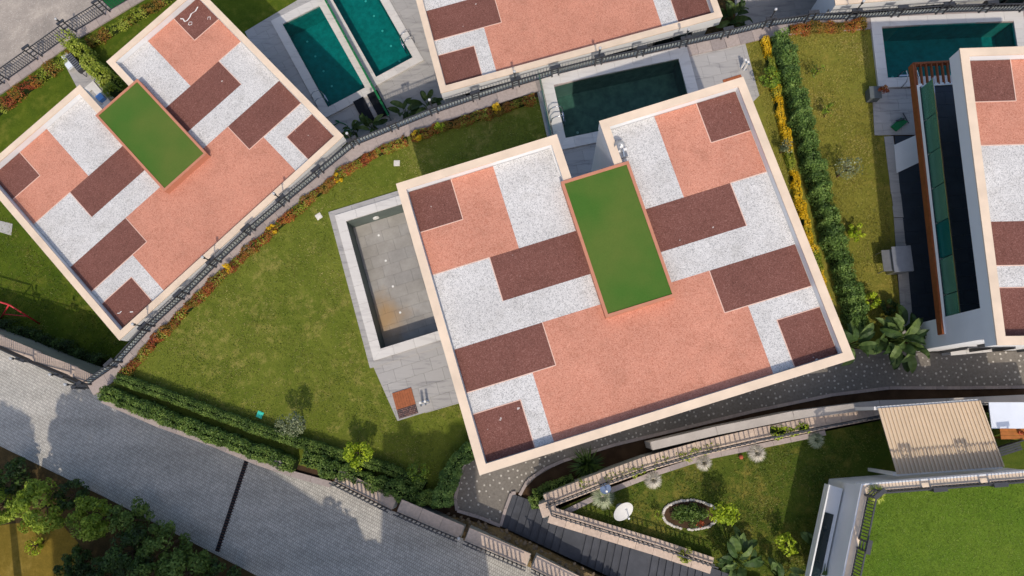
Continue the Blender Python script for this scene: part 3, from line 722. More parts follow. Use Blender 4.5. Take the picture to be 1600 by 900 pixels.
def ladder(label, p, d, z):
    d = Vector((d[0], d[1], 0)).normalized(); s = Vector((-d.y, d.x, 0)); t = thing('pool_ladder', label, 'ladder', p, 0, 'steel pool ladders')
    for k in (-.25, .25):
        part('handrail', MB().tube([s*k-d*.55, s*k-d*.5+Vector((0,0,.55)), s*k-d*.3+Vector((0,0,.72)), s*k+Vector((0,0,.66)), s*k+d*.12+Vector((0,0,.4)), s*k+d*.14+Vector((0,0,-.8))], .025, 7), 'steel', t, True)
    for zz in (-.15, -.4, -.65): part('tread', MB().obox(s*-.25+d*.14+Vector((0,0,zz)), s*.25+d*.14+Vector((0,0,zz)), .08, .03), 'steel', t)
def along(q, i, j, f): return q[i]+(q[j]-q[i])*f
def ladder_at(label, q, i, j, f, z):
    p = along(q, i, j, f); c = sum(q, Vector((0, 0)))/4; e_ = (q[j]-q[i]).normalized(); n_ = Vector((-e_.y, e_.x)); n_ = n_ if n_.dot(c-p) > 0 else -n_
    ladder(label, Vector((p.x, p.y, z+.055)), n_, z)
ladder_at('bent steel ladder on the edge of the sunlit teal pool', PT, 1, 2, .84, LOW+.1)
ladder_at('steel ladder at the shaded rim of the pool beside the roadside villa', PL, 3, 0, .10, LOW+.1)
ladder_at('steel ladder between the planter and the wooden balcony', P3, 3, 2, .13, .1)
ladder_at('steel ladder on the white short end of the dark green pool', P2, 0, 3, .6, .1)

# ================================================================ PAVED TERRACES
def terrace(name, polys, ang, z, tw=.9, th=.6, mat='paving_grey', off=None):
    pl = [[G(x, y, z).to_2d() if not isinstance(x, Vector) else x for x, y in p] for p in polys]
    o = struct(name, MB(), None); o.location = (pl[0][0].x, pl[0][0].y, z-.05)
    for p in pl: tiles(o, p, ang, tw, th, z, mat, 'paving_slab')
terrace('terrace', [[(581,568),(690,535),(735,625),(621,658)]], VA, .05)
g2 = grow(P2, .56); a2 = math.atan2(u2.y, u2.x)
def V2(*ps): return [[(p, 0) for p in ps]]
def terr_w(name, polys, ang, z, **k):
    o = struct(name, MB(), None); o.location = (polys[0][0].x, polys[0][0].y, z-.05)
    for p in polys: tiles(o, p, ang, k.get('tw', .9), k.get('th', .6), z, k.get('mat', 'paving_grey'), 'paving_slab', off=polys[0][0])
terr_w('terrace', [[g2[1], G(1163, 64).to_2d(), G(1186, 150).to_2d(), G(1120, 215).to_2d(), g2[2]], [g2[3], g2[2], G(1120, 215).to_2d(), G(1000, 330).to_2d(), G(900, 330).to_2d()],
                   [grow(P2, .56)[0], g2[3], g2[3]+Vector((-.35,.1)), g2[0]+Vector((-.35,.1))]], a2, .05)
gl, gt = grow(PL, .56), grow(PT, .51)
terr_w('terrace', [[G(383,50,LOW).to_2d(), gl[0], gl[3], G(470,225,LOW).to_2d()], [G(383,50,LOW).to_2d(), G(470,-2,LOW).to_2d(), gl[1], gl[0]],
                   [gl[3], gl[2], G(625,205,LOW).to_2d(), G(530,222,LOW).to_2d()],
                   [gt[3], gt[2], G(720,160,LOW).to_2d(), G(627,204,LOW).to_2d()], [gt[2], gt[1], G(700,-60,LOW).to_2d(), G(720,160,LOW).to_2d()]], math.radians(28), LOW+.05, tw=1.2)
g3 = grow(P3, .51)
terr_w('terrace', [[g3[3], G(1480,138).to_2d(), G(1480,210).to_2d(), G(1366,212).to_2d(), G(1362,140).to_2d()], [G(1381,214).to_2d(), G(1396,213).to_2d(), G(1411,340).to_2d(), G(1396,340).to_2d()], [G(1396,341).to_2d(), G(1411,341).to_2d(), G(1428,530).to_2d(), G(1410,530).to_2d()]], math.radians(2), .05)
terr_w('shade_terrace', [[G(1397,213).to_2d(), G(1480,213).to_2d(), G(1560,530).to_2d(), G(1429,530).to_2d()]], math.radians(2), .05, mat='shade_paving')  # dark slabs laid where the balcony and villa shadow falls
t = thing('sunlit_wedge_panel', 'white board standing in for the sunlit wedge beside the wooden balcony edge', 'board', (*G(1415, 246, .1).to_2d(), .052), math.radians(20)); wq = [G(x, y, .1).to_2d()-t.location.to_2d() for x, y in ((1398,226),(1440,207),(1444,250),(1402,270))]; t.rotation_euler = (0, 0, 0); part('board', MB().prism(wq, 0, .04), 'white_paint', t); part('batten', MB().obox((*wq[0], .04), (*wq[3], .04), .06, .02), 'white_paint', t)  # sunlit wedge between the shadows, painted as a white board
terrace('terrace', [[(98,95),(112,86),(150,116),(122,140)], [(122,140),(150,116),(230,170),(170,215),(112,150)]], math.radians(44), LOW+.04, 1.0, .5)
terrace('terrace', [[(1146,-30),(1290,-30),(1300,16),(1168,42),(1150,30)]], math.radians(8), LOW+.05)
struct('paved_strip', MB().prism(xy([(-60,330),(0,345),(20,350),(18,368),(-60,345)], LOW), LOW-.03, LOW+.03), 'concrete')

# divider between the two low pools
t = thing('pool_divider', 'narrow green mesh divider between the two low teal pools', 'fence', G(505, -6, LOW+.12))
a, b = G(505, -6, LOW+.12), G(612, 190, LOW+.12); o_ = a
part('mesh_panel', MB(o_).obox(a, b, .05, .75), 'green_mesh', t)
for k in range(9): p = a+(b-a)*(k/8); part('post', MB(o_).tube([p, p+Vector((0, 0, .85))], .03, 6), 'grey_metal', t)
part('top_rail', MB(o_).obox(a+Vector((0,0,.77)), b+Vector((0,0,.77)), .12, .04), 'green_mesh', t)
for k, (x, y) in enumerate(((568, 172), (590, 161))):
    p = G(x, y, LOW+.3); t = thing('sun_mat', 'black sun mat lying in the shade beside the green pool divider', 'mat', (p.x, p.y, LOW+.06), math.radians(-62), 'black sun mats')
    part('pad', MB().box(-.85, .85, -.34, .34, .06, .14), 'black_cloth', t); part('headrest', MB().box(.45, .73, -.26, .26, .142, .21), 'black_cloth', t)
    for sx in (-.6, .6): part('foot_bar', MB().box(sx-.03, sx+.03, -.27, .27, 0, .06), 'grey_metal', t)

# ================================================================ HEDGES & PLANTS
hedge('flower_hedge', 'long low red and orange hedge inside the railing of the main lawn', [(186,594),(222,550),(269,503),(317,455),(369,407),(421,361),(476,315),(530,271),(579,242),(634,217)], 0, .4, .42, None, 1000, .07, mats=['leaf_red','leaf_orange','leaf_pale','leaf_red','leaf_orange'], lumpy=.3)
hedge('flower_hedge', 'yellow and orange hedge between the shaded lawn and the railing, beside the dark pool', [(641,213),(691,197),(761,177),(836,152)], 0, .42, .42, None, 1000, .07, mats=['leaf_orange','leaf_red','leaf_pale','leaf_orange'], lumpy=.3)
hedge('flower_hedge', 'orange and red hedge at the end of the lawn by the teal pool', [(1235,43),(1290,41),(1354,36)], 0, .45, .5, None, 1000, .07, mats=['leaf_orange','leaf_red','leaf_orange'], lumpy=.3)
hedge('flower_hedge', 'thin bright yellow flowering hedge at the foot of the tall green hedge', [(1197,56),(1208,110),(1220,170),(1234,235),(1250,310),(1268,375),(1282,425),(1294,470)], 0, .55, .34, None, 1100, .06, mats=['leaf_yellow','leaf_yellow','leaf_yellow','leaf_pale'], lumpy=.3)
hedge('tall_hedge', 'tall dense green hedge between the two neighbouring lawns', [(1222,48),(1238,110),(1254,165),(1271,235),(1294,320),(1316,395),(1336,460),(1350,520)], 0, 1.45, .72, 'leaf_hedge', 850, .085, lumpy=.2)
hedge('roadside_hedge', 'bushy green hedge along the road wall below the main lawn', [(158,613),(202,630),(264,655),(332,681),(402,707),(457,728)], 0, .95, .68, 'leaf_road', 1000, .09, lumpy=.13)
hedge('roadside_hedge', 'bushy green hedge behind the sunlit strip of striped coping', [(472,716),(522,733),(572,749),(622,768),(690,787)], 0, .95, .75, 'leaf_road', 900, .09, lumpy=.3)
hedge('clipped_hedge', 'low clipped dark hedge between the roadside hedge and the lawn', [(180,590),(262,619),(342,649),(422,678),(502,702),(602,731),(662,760)], 0, .7, .5, 'leaf_road', 1100, .06, lumpy=.06)
hedge('curved_hedge', 'curving green hedge round the end of the pebble dotted path', [(690,792),(694,762),(706,735),(724,712),(748,696)], 0, 1.2, .8, 'leaf_hedge', 900, .08, lumpy=.2)
hedge('low_plot_hedge', 'dark shaded hedge at the foot of the road wall behind the red swing', [(-60,493),(0,515),(60,536),(110,556),(152,572)], LOW, 1.1, 1.1, 'leaf_dark', 300, .1, lumpy=.25)
hedge('flower_hedge', 'orange and green hedge beside the pale gravelly road west of the conifers', [(-40,195),(0,163),(45,128),(90,96),(118,72)], LOW, .6, .7, None, 380, .085, mats=['leaf_red','leaf_orange','leaf_pale'], lumpy=.3)
hedge('flower_hedge', 'olive green hedge in front of the green mesh windbreak', [(135,65),(175,44),(215,20),(262,-8)], LOW, .55, .6, None, 380, .085, mats=['leaf_orange','leaf_pale'], lumpy=.25)
hedge('conifer_row', 'row of feathery green conifers beside the small plunge pool', [(106,58),(125,80),(143,100),(160,122),(172,140)], LOW, 1.7, .8, 'leaf_pale', 300, .13, lumpy=.35)
hedge('bed_hedge', 'low green hedge round the pointed corner of the garden wall', [(838,795),(834,775),(860,764),(896,748)], 0, 1.1, .5, 'leaf_road', 420, .07)
for k, (x, y, w_) in enumerate(((426,357,'beside the drain of the retaining wall'),(356,420,'a'),(526,277,'b'),(653,211,'c'),(688,197,'d'),(776,169,'e'))):
    tree('yellow_shrub', ('round yellow shrub in the red hedge, level with the empty pool','round yellow shrub in the red hedge, at the middle of the roadside villa','round yellow shrub in the red hedge, beside the corner of the roadside villa','round yellow shrub at the start of the villa shadow','round yellow shrub one step inside the villa shadow','round yellow shrub deep in the villa shadow near the dark pool')[k], x, y, 0, .75, .26, 'leaf_yellow' if k != 4 else 'leaf_lime', 420, .07, 10, cat='shrub', trunk=.02, group='yellow shrubs in the flower hedge', low=.1)
tree('small_tree', 'silvery olive tree on the lawn beside the clipped hedge', 458, 664, 0, 2.3, .62, 'leaf_olive', 1500, .1, 22, trunk=.04)
tree('small_tree', 'round lime green tree on the lawn above the sunlit hedge', 564, 703, 0, 1.9, .62, 'leaf_lime', 1300, .13, 18, trunk=.04)
tree('small_tree', 'dim green young tree in the shade near the curved hedge', 650, 736, 0, 1.6, .5, 'leaf_tree', 380, .12, 14, trunk=.03)
tree('small_tree', 'bushy green shrub tree beside the yellow hedge and the terrace', 1205, 122, 0, 1.5, .55, 'leaf_tree', 1000, .12, 16, trunk=.035)
tree('small_tree', 'thin grey green sapling overlapping the yellow hedge beside the main villa roof', 1228, 229, 0, 1.4, .36, 'leaf_olive', 420, .09, 12, trunk=.025)
tree('sapling', 'thin lime sapling on the lawn near the orange and red hedge', 1281, 108, 0, 1.3, .34, 'leaf_tree', 130, .12, 9, trunk=.02)
tree('sapling', 'thin sapling halfway along the lawn beside the tall hedge', 1297, 173, 0, 1.2, .3, 'leaf_tree', 150, .12, 9, trunk=.02)
tree('small_tree', 'sparse grey olive tree on the lawn beside the tall hedge', 1325, 262, 0, 2.0, .62, 'leaf_olive', 620, .1, 20, trunk=.04)
tree('shrub', 'lime shrub half way between the olive tree and the large leaved plant', 1340, 364, 0, .9, .45, 'leaf_lime', 420, .13, 14, cat='shrub', trunk=.03)
tree('shrub', 'lime shrub beside the large leaved plant', 1362, 467, 0, 1.0, .42, 'leaf_lime', 380, .13, 14, cat='shrub', trunk=.03)
tree('shrub', 'dark shrub in the shade behind the large leaved plant', 1388, 480, 0, .9, .4, 'leaf_dark', 420, .12, 12, cat='shrub', trunk=.03)
for k in range(3):
    x, y = ((355, 835), (432, 318), (712, 230))[k]
big_leaf_plant('bird_of_paradise', 'large leaved plant between the tall hedge and the grey path', 1402, 530, 0, 40, .85, 1.25, 1.6)
big_leaf_plant('bird_of_paradise', 'large leaved plant tucked behind the corner of the main villa roof', 1334, 536, 0, 18, .8, .9, 1.5)
big_leaf_plant('banana_plant', 'banana plant under the railing beside the lower villa with the lamp shadows', 668, 163, LOW, 14, .8, .8, 1.2, 'banana plants below the railing')
big_leaf_plant('banana_plant', 'banana plant on the shaded terrace between the divider and the lower villa', 634, 178, LOW, 12, .8, .7, 1.1, 'banana plants below the railing')
big_leaf_plant('banana_plant', 'banana plant next to the black sun mats', 582, 198, LOW, 10, .7, .6, 1.0, 'banana plants below the railing')
big_leaf_plant('banana_plant', 'banana plant next to the curled green hose', 552, 207, LOW, 9, .7, .5, 1.0, 'banana plants below the railing')
big_leaf_plant('banana_plant', 'banana plant below the railing at the end of the lower villa roof', 1146, 30, LOW, 14, .9, .9, 1.4, 'banana plants below the railing')
GZ = 1.5
big_leaf_plant('banana_plant', 'sunlit banana clump on the shaded end of the walled garden', 1150, 872, GZ, 22, .75, .95, 1.4)
big_leaf_plant('banana_plant', 'banana clump against the wall of the turf roofed house', 1283, 862, GZ, 12, .9, .7, 1.5)
big_leaf_plant('banana_plant', 'wide banana clump by the end of the stairs in the walled garden', 1225, 908, GZ, 16, .75, 1.1, 1.3)
# curled green hose
t = thing('garden_hose', 'curled green garden hose on the shaded terrace', 'hose', G(535, 195, LOW+.06))
pts = [G(520+26*k/20+6*math.sin(k*.6), 196-8*math.sin(k*.25), LOW+.08)-t.location for k in range(24)]
part('hose_pipe', MB().tube(pts, .03, 6), 'green_mesh', t, True); part('nozzle', MB().tube([pts[-1], pts[-1]+Vector((.12,.03,.02))], [.04,.02], 7), 'black_metal', t)

# ================================================================ PATH, STAIRS, WALLS (south side)
pth = [(728,715),(752,700),(900,560),(1200,480),(1330,545),(1440,551),(1650,548),(1650,605),(1500,607),(1390,607),(1300,618),(1180,642),(1060,672),(960,695),(880,720),(838,745),(815,768),(799,771),(782,822),(716,800),(712,775)]
path = struct('path', MB().prism(xy(pth), -.02, .02, sides=False), 'path_pebble')
pp = [Vector((p.x, p.y)) for p in xy(pth)]
def inside(p, poly):
    c = False
    for i in range(len(poly)):
        a, b = poly[i], poly[i-1]
        if (a.y > p.y) != (b.y > p.y) and p.x < (b.x-a.x)*(p.y-a.y)/(b.y-a.y)+a.x: c = not c
    return c
mb = MB(); n = 0; used = []
while n < 1000:
    p = Vector((random.uniform(min(v.x for v in pp), max(v.x for v in pp)), random.uniform(min(v.y for v in pp), max(v.y for v in pp))))
    if not inside(p, pp) or any((p-u).length < .19 for u in used): n += .02; continue
    used.append(p); n += 1; a = random.uniform(0, 6.28); r = random.uniform(.035, .06); s = random.choice((5, 6))
    mb.prism([(p.x+r*math.cos(a+k*6.283/s)*random.uniform(.8, 1.1), p.y+r*math.sin(a+k*6.283/s)) for k in range(s)], .015, .028)
o = part('white_cobbles', mb, 'path_dot', path); o['kind'] = 'stuff'
# path kerbs
def kerb(pxs, z=0, w=.14, h=.12, mat='coping_stone', step=.5, parent=path):
    pts = poly_resample([G(x, y, z+h) for x, y in pxs], step)
    for a, b in zip(pts, pts[1:]):
        if (b-a).length > .02:
            d = (b-a).normalized(); part('kerb_stone', MB().obox(Vector((*a.xy, z-.02))+d*.005, Vector((*b.xy, z-.02))-d*.005, w, h+.02+random.uniform(-.006, .006)), mat, parent)
kerb([(728,713),(718,745),(711,780),(714,798),(748,808),(782,822),(790,795),(799,771),(806,770)])
kerb([(812,774),(824,752),(850,733),(880,720),(960,695),(1060,671),(1180,642),(1300,617),(1390,606),(1500,606),(1640,604)])
# stairs up beside the walled garden
stairs = thing('stairway', 'dark garden stairs between the stony bank and the walled garden', 'stairs', G(790, 795, 0))
def stair_line(i): return None
x0a, x0b = Vector((799, 771)), Vector((782, 822))
dirp = Vector((11.4, 4.3)); pos = 0.0; z = .0
seq = [1]*8+[3.0]+[1]*6+[3.0]+[1]*7+[2.5]+[1]*6
topline = lambda s: Vector((799, 771))+Vector((11.2, 4.15))*s
botline = lambda s: Vector((782, 822))+Vector((11.4, 5.3))*s
s = 0
for k, wdt in enumerate(seq):
    z += .07; p = [topline(s), topline(s+wdt), botline(s+wdt), botline(s)]
    w4 = [G(v.x, v.y, z).to_2d() for v in p]; c = sum(w4, Vector((0, 0)))/4
    w4[1] += (w4[1]-w4[0]).normalized()*.03; w4[2] += (w4[2]-w4[3]).normalized()*.03
    step = part('step', MB(stairs.location).prism(w4, z-.9, z-.04), 'stair_shade', stairs)
    e0 = (w4[0]-w4[1]).normalized()*.025; part('tread', MB(stairs.location).prism([w4[0]+e0, w4[1], w4[2], w4[3]+e0], z-.04, z, bottom=True), 'stair_shade', step)
    s += wdt
# stony bank between road wall and stairs
bank = xy([(716,803),(782,824),(860,862),(985,925),(940,935),(822,882),(722,838)], .3)
mbk = MB(); rows = 26
L0 = [Vector(v) for v in ((700,806),(782,828),(860,866),(985,928))]; L1 = [Vector(v) for v in ((700,832),(735,846),(822,884),(940,938))]
vs = []; fs = []
def lerp_line(Ln, t):
    t *= len(Ln)-1; i = min(int(t), len(Ln)-2); return Ln[i]+(Ln[i+1]-Ln[i])*(t-i)
NU, NV = 60, 8
for i in range(NU+1):
    for j in range(NV+1):
        p = lerp_line(L0, i/NU)*(1-j/NV)+lerp_line(L1, i/NU)*(j/NV); zz = .15+1.6*(i/NU)**1.2+random.uniform(-.06, .06)+.12*math.sin(j/NV*3.14)
        w = G(p.x, p.y, zz); vs.append((w.x, w.y, w.z))
for i in range(NU):
    for j in range(NV):
        k = i*(NV+1)+j; fs.append((k, k+NV+1, k+NV+2, k+1))
mbk.add(vs, fs)
n0 = len(vs); rim = [i*(NV+1) for i in range(NU+1)]; rim2 = [i*(NV+1)+NV for i in range(NU+1)]
vv = [(vs[i][0], vs[i][1], -.5) for i in rim]+[(vs[i][0], vs[i][1], -.5) for i in rim2]
mbk.v += vv
for i in range(NU):
    mbk.f.append((rim[i], rim[i+1], n0+i+1, n0+i)); mbk.f.append((rim2[i], n0+NU+1+i, n0+NU+2+i, rim2[i+1]))
struct('stony_bank', mbk, 'bank')
rk = thing('bank_stones', 'rough brown field stones bedded in the bank beside the stairs', 'stones', G(800, 850, .5))
rmesh = []
for v in range(5):
    m_ = MB().sphere((0,0,0), .075, 7, 5, .6); m_.v = [tuple(np.array(p)*np.array([random.uniform(.8,1.5), random.uniform(.7,1.1), random.uniform(.7,1.2)])) for p in m_.v]; me = m_.mesh('stone'); me.materials.append(M['rock_brown']); rmesh.append(me)
for k in range(260):
    i, j = random.randrange(NU), random.randrange(NV); p = Vector(vs[i*(NV+1)+j])
    link('stone', rmesh[k % 5], None, rk, p-rk.location+Vector((random.uniform(-.1,.1), random.uniform(-.1,.1), .0)), random.uniform(0, 6.28))

# road walls with railing, in stepped runs
def rw(label, pxs, z, rail=True, stone='coping_sand', w=.5, h=.8, lampi=(), gap=.13, off=.3):
    pts = [G(x, y, z).to_2d() for x, y in pxs]
    wall_run('road_wall', 'stone wall '+label, pts, w, z, -5, 'retaining', stone, off=-off, step=.9, group='stepped stone walls along the road')
    if rail: railing('railing', 'black railing '+label, [Vector((p.x, p.y, z)) for p in pts], h, False, lampi, 'x', .2, bw=.055)
rw('above the sunlit patch of the setted road', [(522,752),(612,797)], .75)
rw('between the sunlit road patch and the lamp by the stony bank', [(620,800),(718,842)], 1.05)
rw('between the lamp and the last step of the stony bank', [(726,845),(822,886)], 1.45)
rw('at the upper end of the stony bank beside the dark stairs', [(830,888),(905,925)], 1.9)
wall_run('road_wall', 'low kerb wall between the roadside hedge and the shaded road', [p.to_2d() for p in (G(160,625,.1), G(250,664,.1), G(330,692,.1), G(402,722,.1), G(455,740,.1), G(517,757,.1))], .22, .12, -5, 'retaining', 'coping_stone', off=0, group='stepped stone walls along the road')
lamp(G(719, 838, 1.05), .55, 'pale globe lamp on the wall end beside the stony bank')
t = thing('gate_post', 'dark pillar on the road wall at the end of the roadside hedge', 'post', G(440, 725, .12)); part('shaft', MB().box(-.2,.2,-.15,.15,0,.6), 'retaining', t); part('cap', MB().box(-.25,.25,-.2,.2,.6,.68), 'coping_stone', t)
# wall of the low plot beside the road
LW = [GP(x, y, lambda X: zr(X)+.5) for x, y in ((-120,480), (-60,508), (0,532), (58,558), (117,582), (150,598))]
wall_run('road_wall', 'stone wall with striped coping between the road and the lawn of the red swing', [p.to_2d() for p in LW], .5, lambda X: zr(X)+.5, LOW-.3, 'retaining', 'coping_sand', off=.0, step=.8, group='stepped stone walls along the road')
railing('railing', 'black railing on the wall between the road and the lawn of the red swing', [p+Vector((-.12,-.2,0)) for p in LW], .9, True, (1, 2, 3, 4), 'pale globe lamp on the wall above the red swing', .12, 1.5)
# drain across the road
t = thing('drain_channel', 'dark slotted drain channel across the setted road', 'drain', GP(362, 790, zr)); o_ = t.location
a, b = GP(388, 714, zr), GP(340, 862, zr); U = (b-a).normalized()
part('channel', MB(o_).obox(a+Vector((0,0,-.05)), b+Vector((0,0,-.05)), .26, .06), 'black_cloth', t)
for k in range(34):
    p = a+(b-a)*((k+.5)/34); n_ = Vector((U.y, -U.x, 0)).normalized(); part('grate_bar', MB(o_).obox(p-n_*.13+Vector((0,0,.012)), p+n_*.13+Vector((0,0,.012)), .045, .01), 'rust_bar', t)

# ---- walled garden -----------------------------------------------------------
gl_ = xy([(862,800),(945,764),(1020,738),(1290,674),(1400,652),(1650,640),(1720,1050),(1180,1050),(1115,893),(1020,855),(950,830)], GZ)
struct('garden_terrain', MB().prism(gl_, -.5, GZ-.02), 'soil')
struct('lawn', MB().prism(gl_, GZ-.02, GZ, sides=False), 'lawn_garden')
NWp = [(853,784),(935,752),(1012,724),(1090,702),(1180,681),(1290,659),(1390,640)]
wall_run('garden_wall', 'sandstone garden wall with climbing plants along the planting bed', [G(x, y, 1.8).to_2d() for x, y in NWp], .55, 1.8, -.3, 'retaining', 'coping_sand', off=0, step=.75, group='walls of the walled garden')
railing('railing', 'black railing on the climbing plant side of the walled garden', [G(x, y+6, 1.82) for x, y in NWp], .75, False, (), 'x', .2, bw=.055)
wall_run('concrete_wall', 'pale concrete wall between the dark planting bed and the walled garden', [G(x, y, 1.95).to_2d() for x, y in ((1018,697),(1120,673),(1240,649),(1375,632),(1480,629),(1650,621))], .3, 1.95, -.3, 'concrete_light', 'concrete_light', step=4, group='walls of the walled garden')
SWp = [(851,785),(858,806),(940,831),(1022,856),(1112,886)]
wall_run('garden_wall', 'sandstone garden wall with striped shadows beside the dark stairs', [G(x, y, 1.9).to_2d() for x, y in SWp], .62, 1.9, -.3, 'retaining', 'coping_sand', off=-.05, step=.8, group='walls of the walled garden')
railing('railing', 'black railing on the stair side of the walled garden', [G(x+4, y-4, 1.92) for x, y in SWp], .75, False, (), 'x', .2, bw=.055)
kerb([(880,802),(950,768),(1020,741),(1100,715),(1290,676)], GZ, .22, .1, 'coping_stone', .7, bpy.data.objects['garden_terrain'])
for k, (x, y, m_) in enumerate(((1021,750,'leaf_white'), (1100,723,'leaf_white'), (1183,708,'leaf_white'), (1276,688,'leaf_silver'), (942,777,'leaf_silver'))):
    lab = ['pale feathery grass tuft next to the end of the climbing plants', 'low white tuft against the kerb midway along the walled garden', 'white spiky tuft beside the orange ball in the walled garden', 'silvery tuft at the edge of the house shadow in the walled garden', 'silvery green tuft in front of the blue dish'][k]
    blades('ornamental_grass', lab, x, y, GZ, (.46, .42, .46, .42, .62)[k], .42, m_, 520, .009, group='ornamental grass tufts')
hedge('climbing_plant', 'yellow green climbing plants on the kerb of the walled garden', [(905,757),(950,748),(1000,734),(1060,714),(1130,697)], GZ, .4, .35, 'leaf_pale', 150, .09, lumpy=.5, cat='climber')
hedge('climbing_plant', 'bright green climbing plants by the silvery tuft on the garden wall', [(1205,672),(1240,676),(1265,668)], GZ, .5, .45, 'leaf_lime', 240, .1, lumpy=.4, cat='climber')
t = thing('ball', 'small orange ball on the grass near the white tuft', 'ball', G(1157, 714, GZ)); part('skin', MB().sphere((0,0,.1), .1, 10, 8), 'terracotta_pot', t, True); part('valve', MB().tube([(0,0,.195),(0,0,.205)], .012, 6), 'black_metal', t)
blades('cycad', 'dark green cycad in the shaded planting bed below the main villa', 918, 726, 0, 1.0, .8, 'leaf_dark', 170, .03)
# flower bed ringed with white stones
bc = G(1078, 804, GZ); t = thing('flower_bed', 'oval flower bed ringed with white stones', 'flower bed', bc)
ell = [(1.14*math.cos(k/40*6.283), .57*math.sin(k/40*6.283)) for k in range(40)]
part('bed_soil', MB().prism(ell, 0, .05), 'soil', t)
sm = []
for v in range(4):
    m_ = MB().sphere((0,0,0), .075, 7, 5, .8); m_.v = [tuple(np.array(p)*np.array([random.uniform(.9,1.4), random.uniform(.8,1.1), 1])) for p in m_.v]; me = m_.mesh('stone'); me.materials.append(M['rock']); sm.append(me)
for k in range(54):
    a = k/54*6.283
    if .9 < (a-3.5) < 1.15: continue
    link('stone', sm[k % 4], None, t, (1.17*math.cos(a)+random.uniform(-.02,.02), .6*math.sin(a)+random.uniform(-.02,.02), .05), a+1.57)
P, d, tn = crown_points(1500, 1.05, .52, .28, 30, .2, .05); tag(link('plants', leaf_mesh(P+np.array([0,0,.25]), rand_dirs(1500, .9), .11, 'plants', .5, tn-.1), 'leaf_road', t), kind='stuff')
P, d, tn = crown_points(700, .95, .5, .3, 14, .16, .05); tag(link('plants', leaf_mesh(P+np.array([0,0,.3]), rand_dirs(700, .9), .10, 'plants', .5, tn-.1), 'leaf_road', t), kind='stuff')
P, d, tn = crown_points(60, .2, .2, .15, 4, .1, .1); link('red_flowers', leaf_mesh(P+np.array([.35,-.3,.35]), rand_dirs(60, .9), .1, 'red_flowers', .6, tn), 'leaf_red', t)
tree('small_tree', 'lime green tree at the end of the oval flower bed', 1127, 812, GZ, 1.9, .58, 'leaf_lime', 1100, .13, 18, trunk=.035)
tree('sapling', 'star shaped lime sapling in the shade of the turf roofed house', 1230, 850, GZ, 1.5, .46, 'leaf_lime', 380, .14, 11, trunk=.025)
tree('shrub', 'pale shrub overhanging the end of the garden wall by the stairs', 1070, 866, GZ, .9, .35, 'leaf_pale', 300, .11, 10, cat='shrub', trunk=.03)
tree('shrub', 'small shrub left of the oval flower bed', 1028, 805, GZ, .6, .22, 'leaf_pale', 160, .09, 8, cat='shrub', trunk=.02)
# satellite dishes
def dish(label, p, R, face, mat, group='satellite dishes', pole=.7):
    t = thing('satellite_dish', label, 'satellite dish', p, 0, group); f = Vector(face).normalized(); u = f.orthogonal().normalized(); v = f.cross(u); c = Vector((0, 0, pole))
    vs = [tuple(c)]; fs = []; rings = 6; n = 24
    for j in range(1, rings+1):
        r = R*j/rings
        for i in range(n):
            a = i/n*6.283; vs.append(tuple(c+u*math.cos(a)*r+v*math.sin(a)*r+f*(.28*r*r/R)))
    for i in range(n): fs.append((0, 1+i, 1+(i+1) % n))
    for j in range(rings-1):
        for i in range(n): a = 1+j*n; fs.append((a+i, a+n+i, a+n+(i+1) % n, a+(i+1) % n))
    part('reflector', MB().add(vs, fs), mat, t, True)
    lowd = Vector((0, 0, -1)); lowd = (lowd-f*lowd.dot(f)); lowd = lowd.normalized() if lowd.length > .1 else u
    e0 = c+lowd*R*.95+f*.2*R; e1 = c+lowd*R*.15+f*R*1.15
    part('feed_arm', MB().tube([c+lowd*R*.98+f*.26*R, e0+lowd*.06+f*R*.3, e1], .022, 6), 'grey_metal', t); part('feed_horn', MB().tube([e1, e1-f*.12], [.05,.03], 8), 'white_paint', t)
    part('mast', MB().tube([(0, 0, 0), (0, 0, pole*.8), tuple(c-f*.05)], [.04,.04,.05], 7), 'grey_metal', t)
    part('base_plate', MB().prism([(.2*math.cos(k*.785), .2*math.sin(k*.785)) for k in range(8)], 0, .03), 'grey_metal', t)
p = G(972, 797, GZ+.8); dish('white satellite dish on the grass of the walled garden', Vector((p.x, p.y, GZ)), .47, (.45, -.55, .8), 'dish_white')
p = G(946, 763, GZ+.6); dish('small blue satellite dish beside the garden wall', Vector((p.x, p.y, GZ)), .24, (.1, -.3, .9), 'dish_blue', pole=.5)
p = G(966, 231, 6.15); dish('grey satellite dish on the white gravel by the turf stair core', Vector((p.x, p.y, 6.1)), .22, (.2, -.5, .75), 'grey_metal', pole=.35)
p = G(973, 243, 6.15); t = thing('dish_bracket', 'white angled mounting box beside the satellite dish on the roof', 'bracket', (p.x, p.y, 6.1), VA)
part('box', MB().box(-.16,.16,-.13,.13,.0,.22), 'grey_metal', t); part('plate', MB().box(-.22,.2,.1,.2,.24,.28), 'white_paint', t); part('tube', MB().tube([(0,-.1,.22),(.02,.1,.42)], .03, 6), 'steel', t)

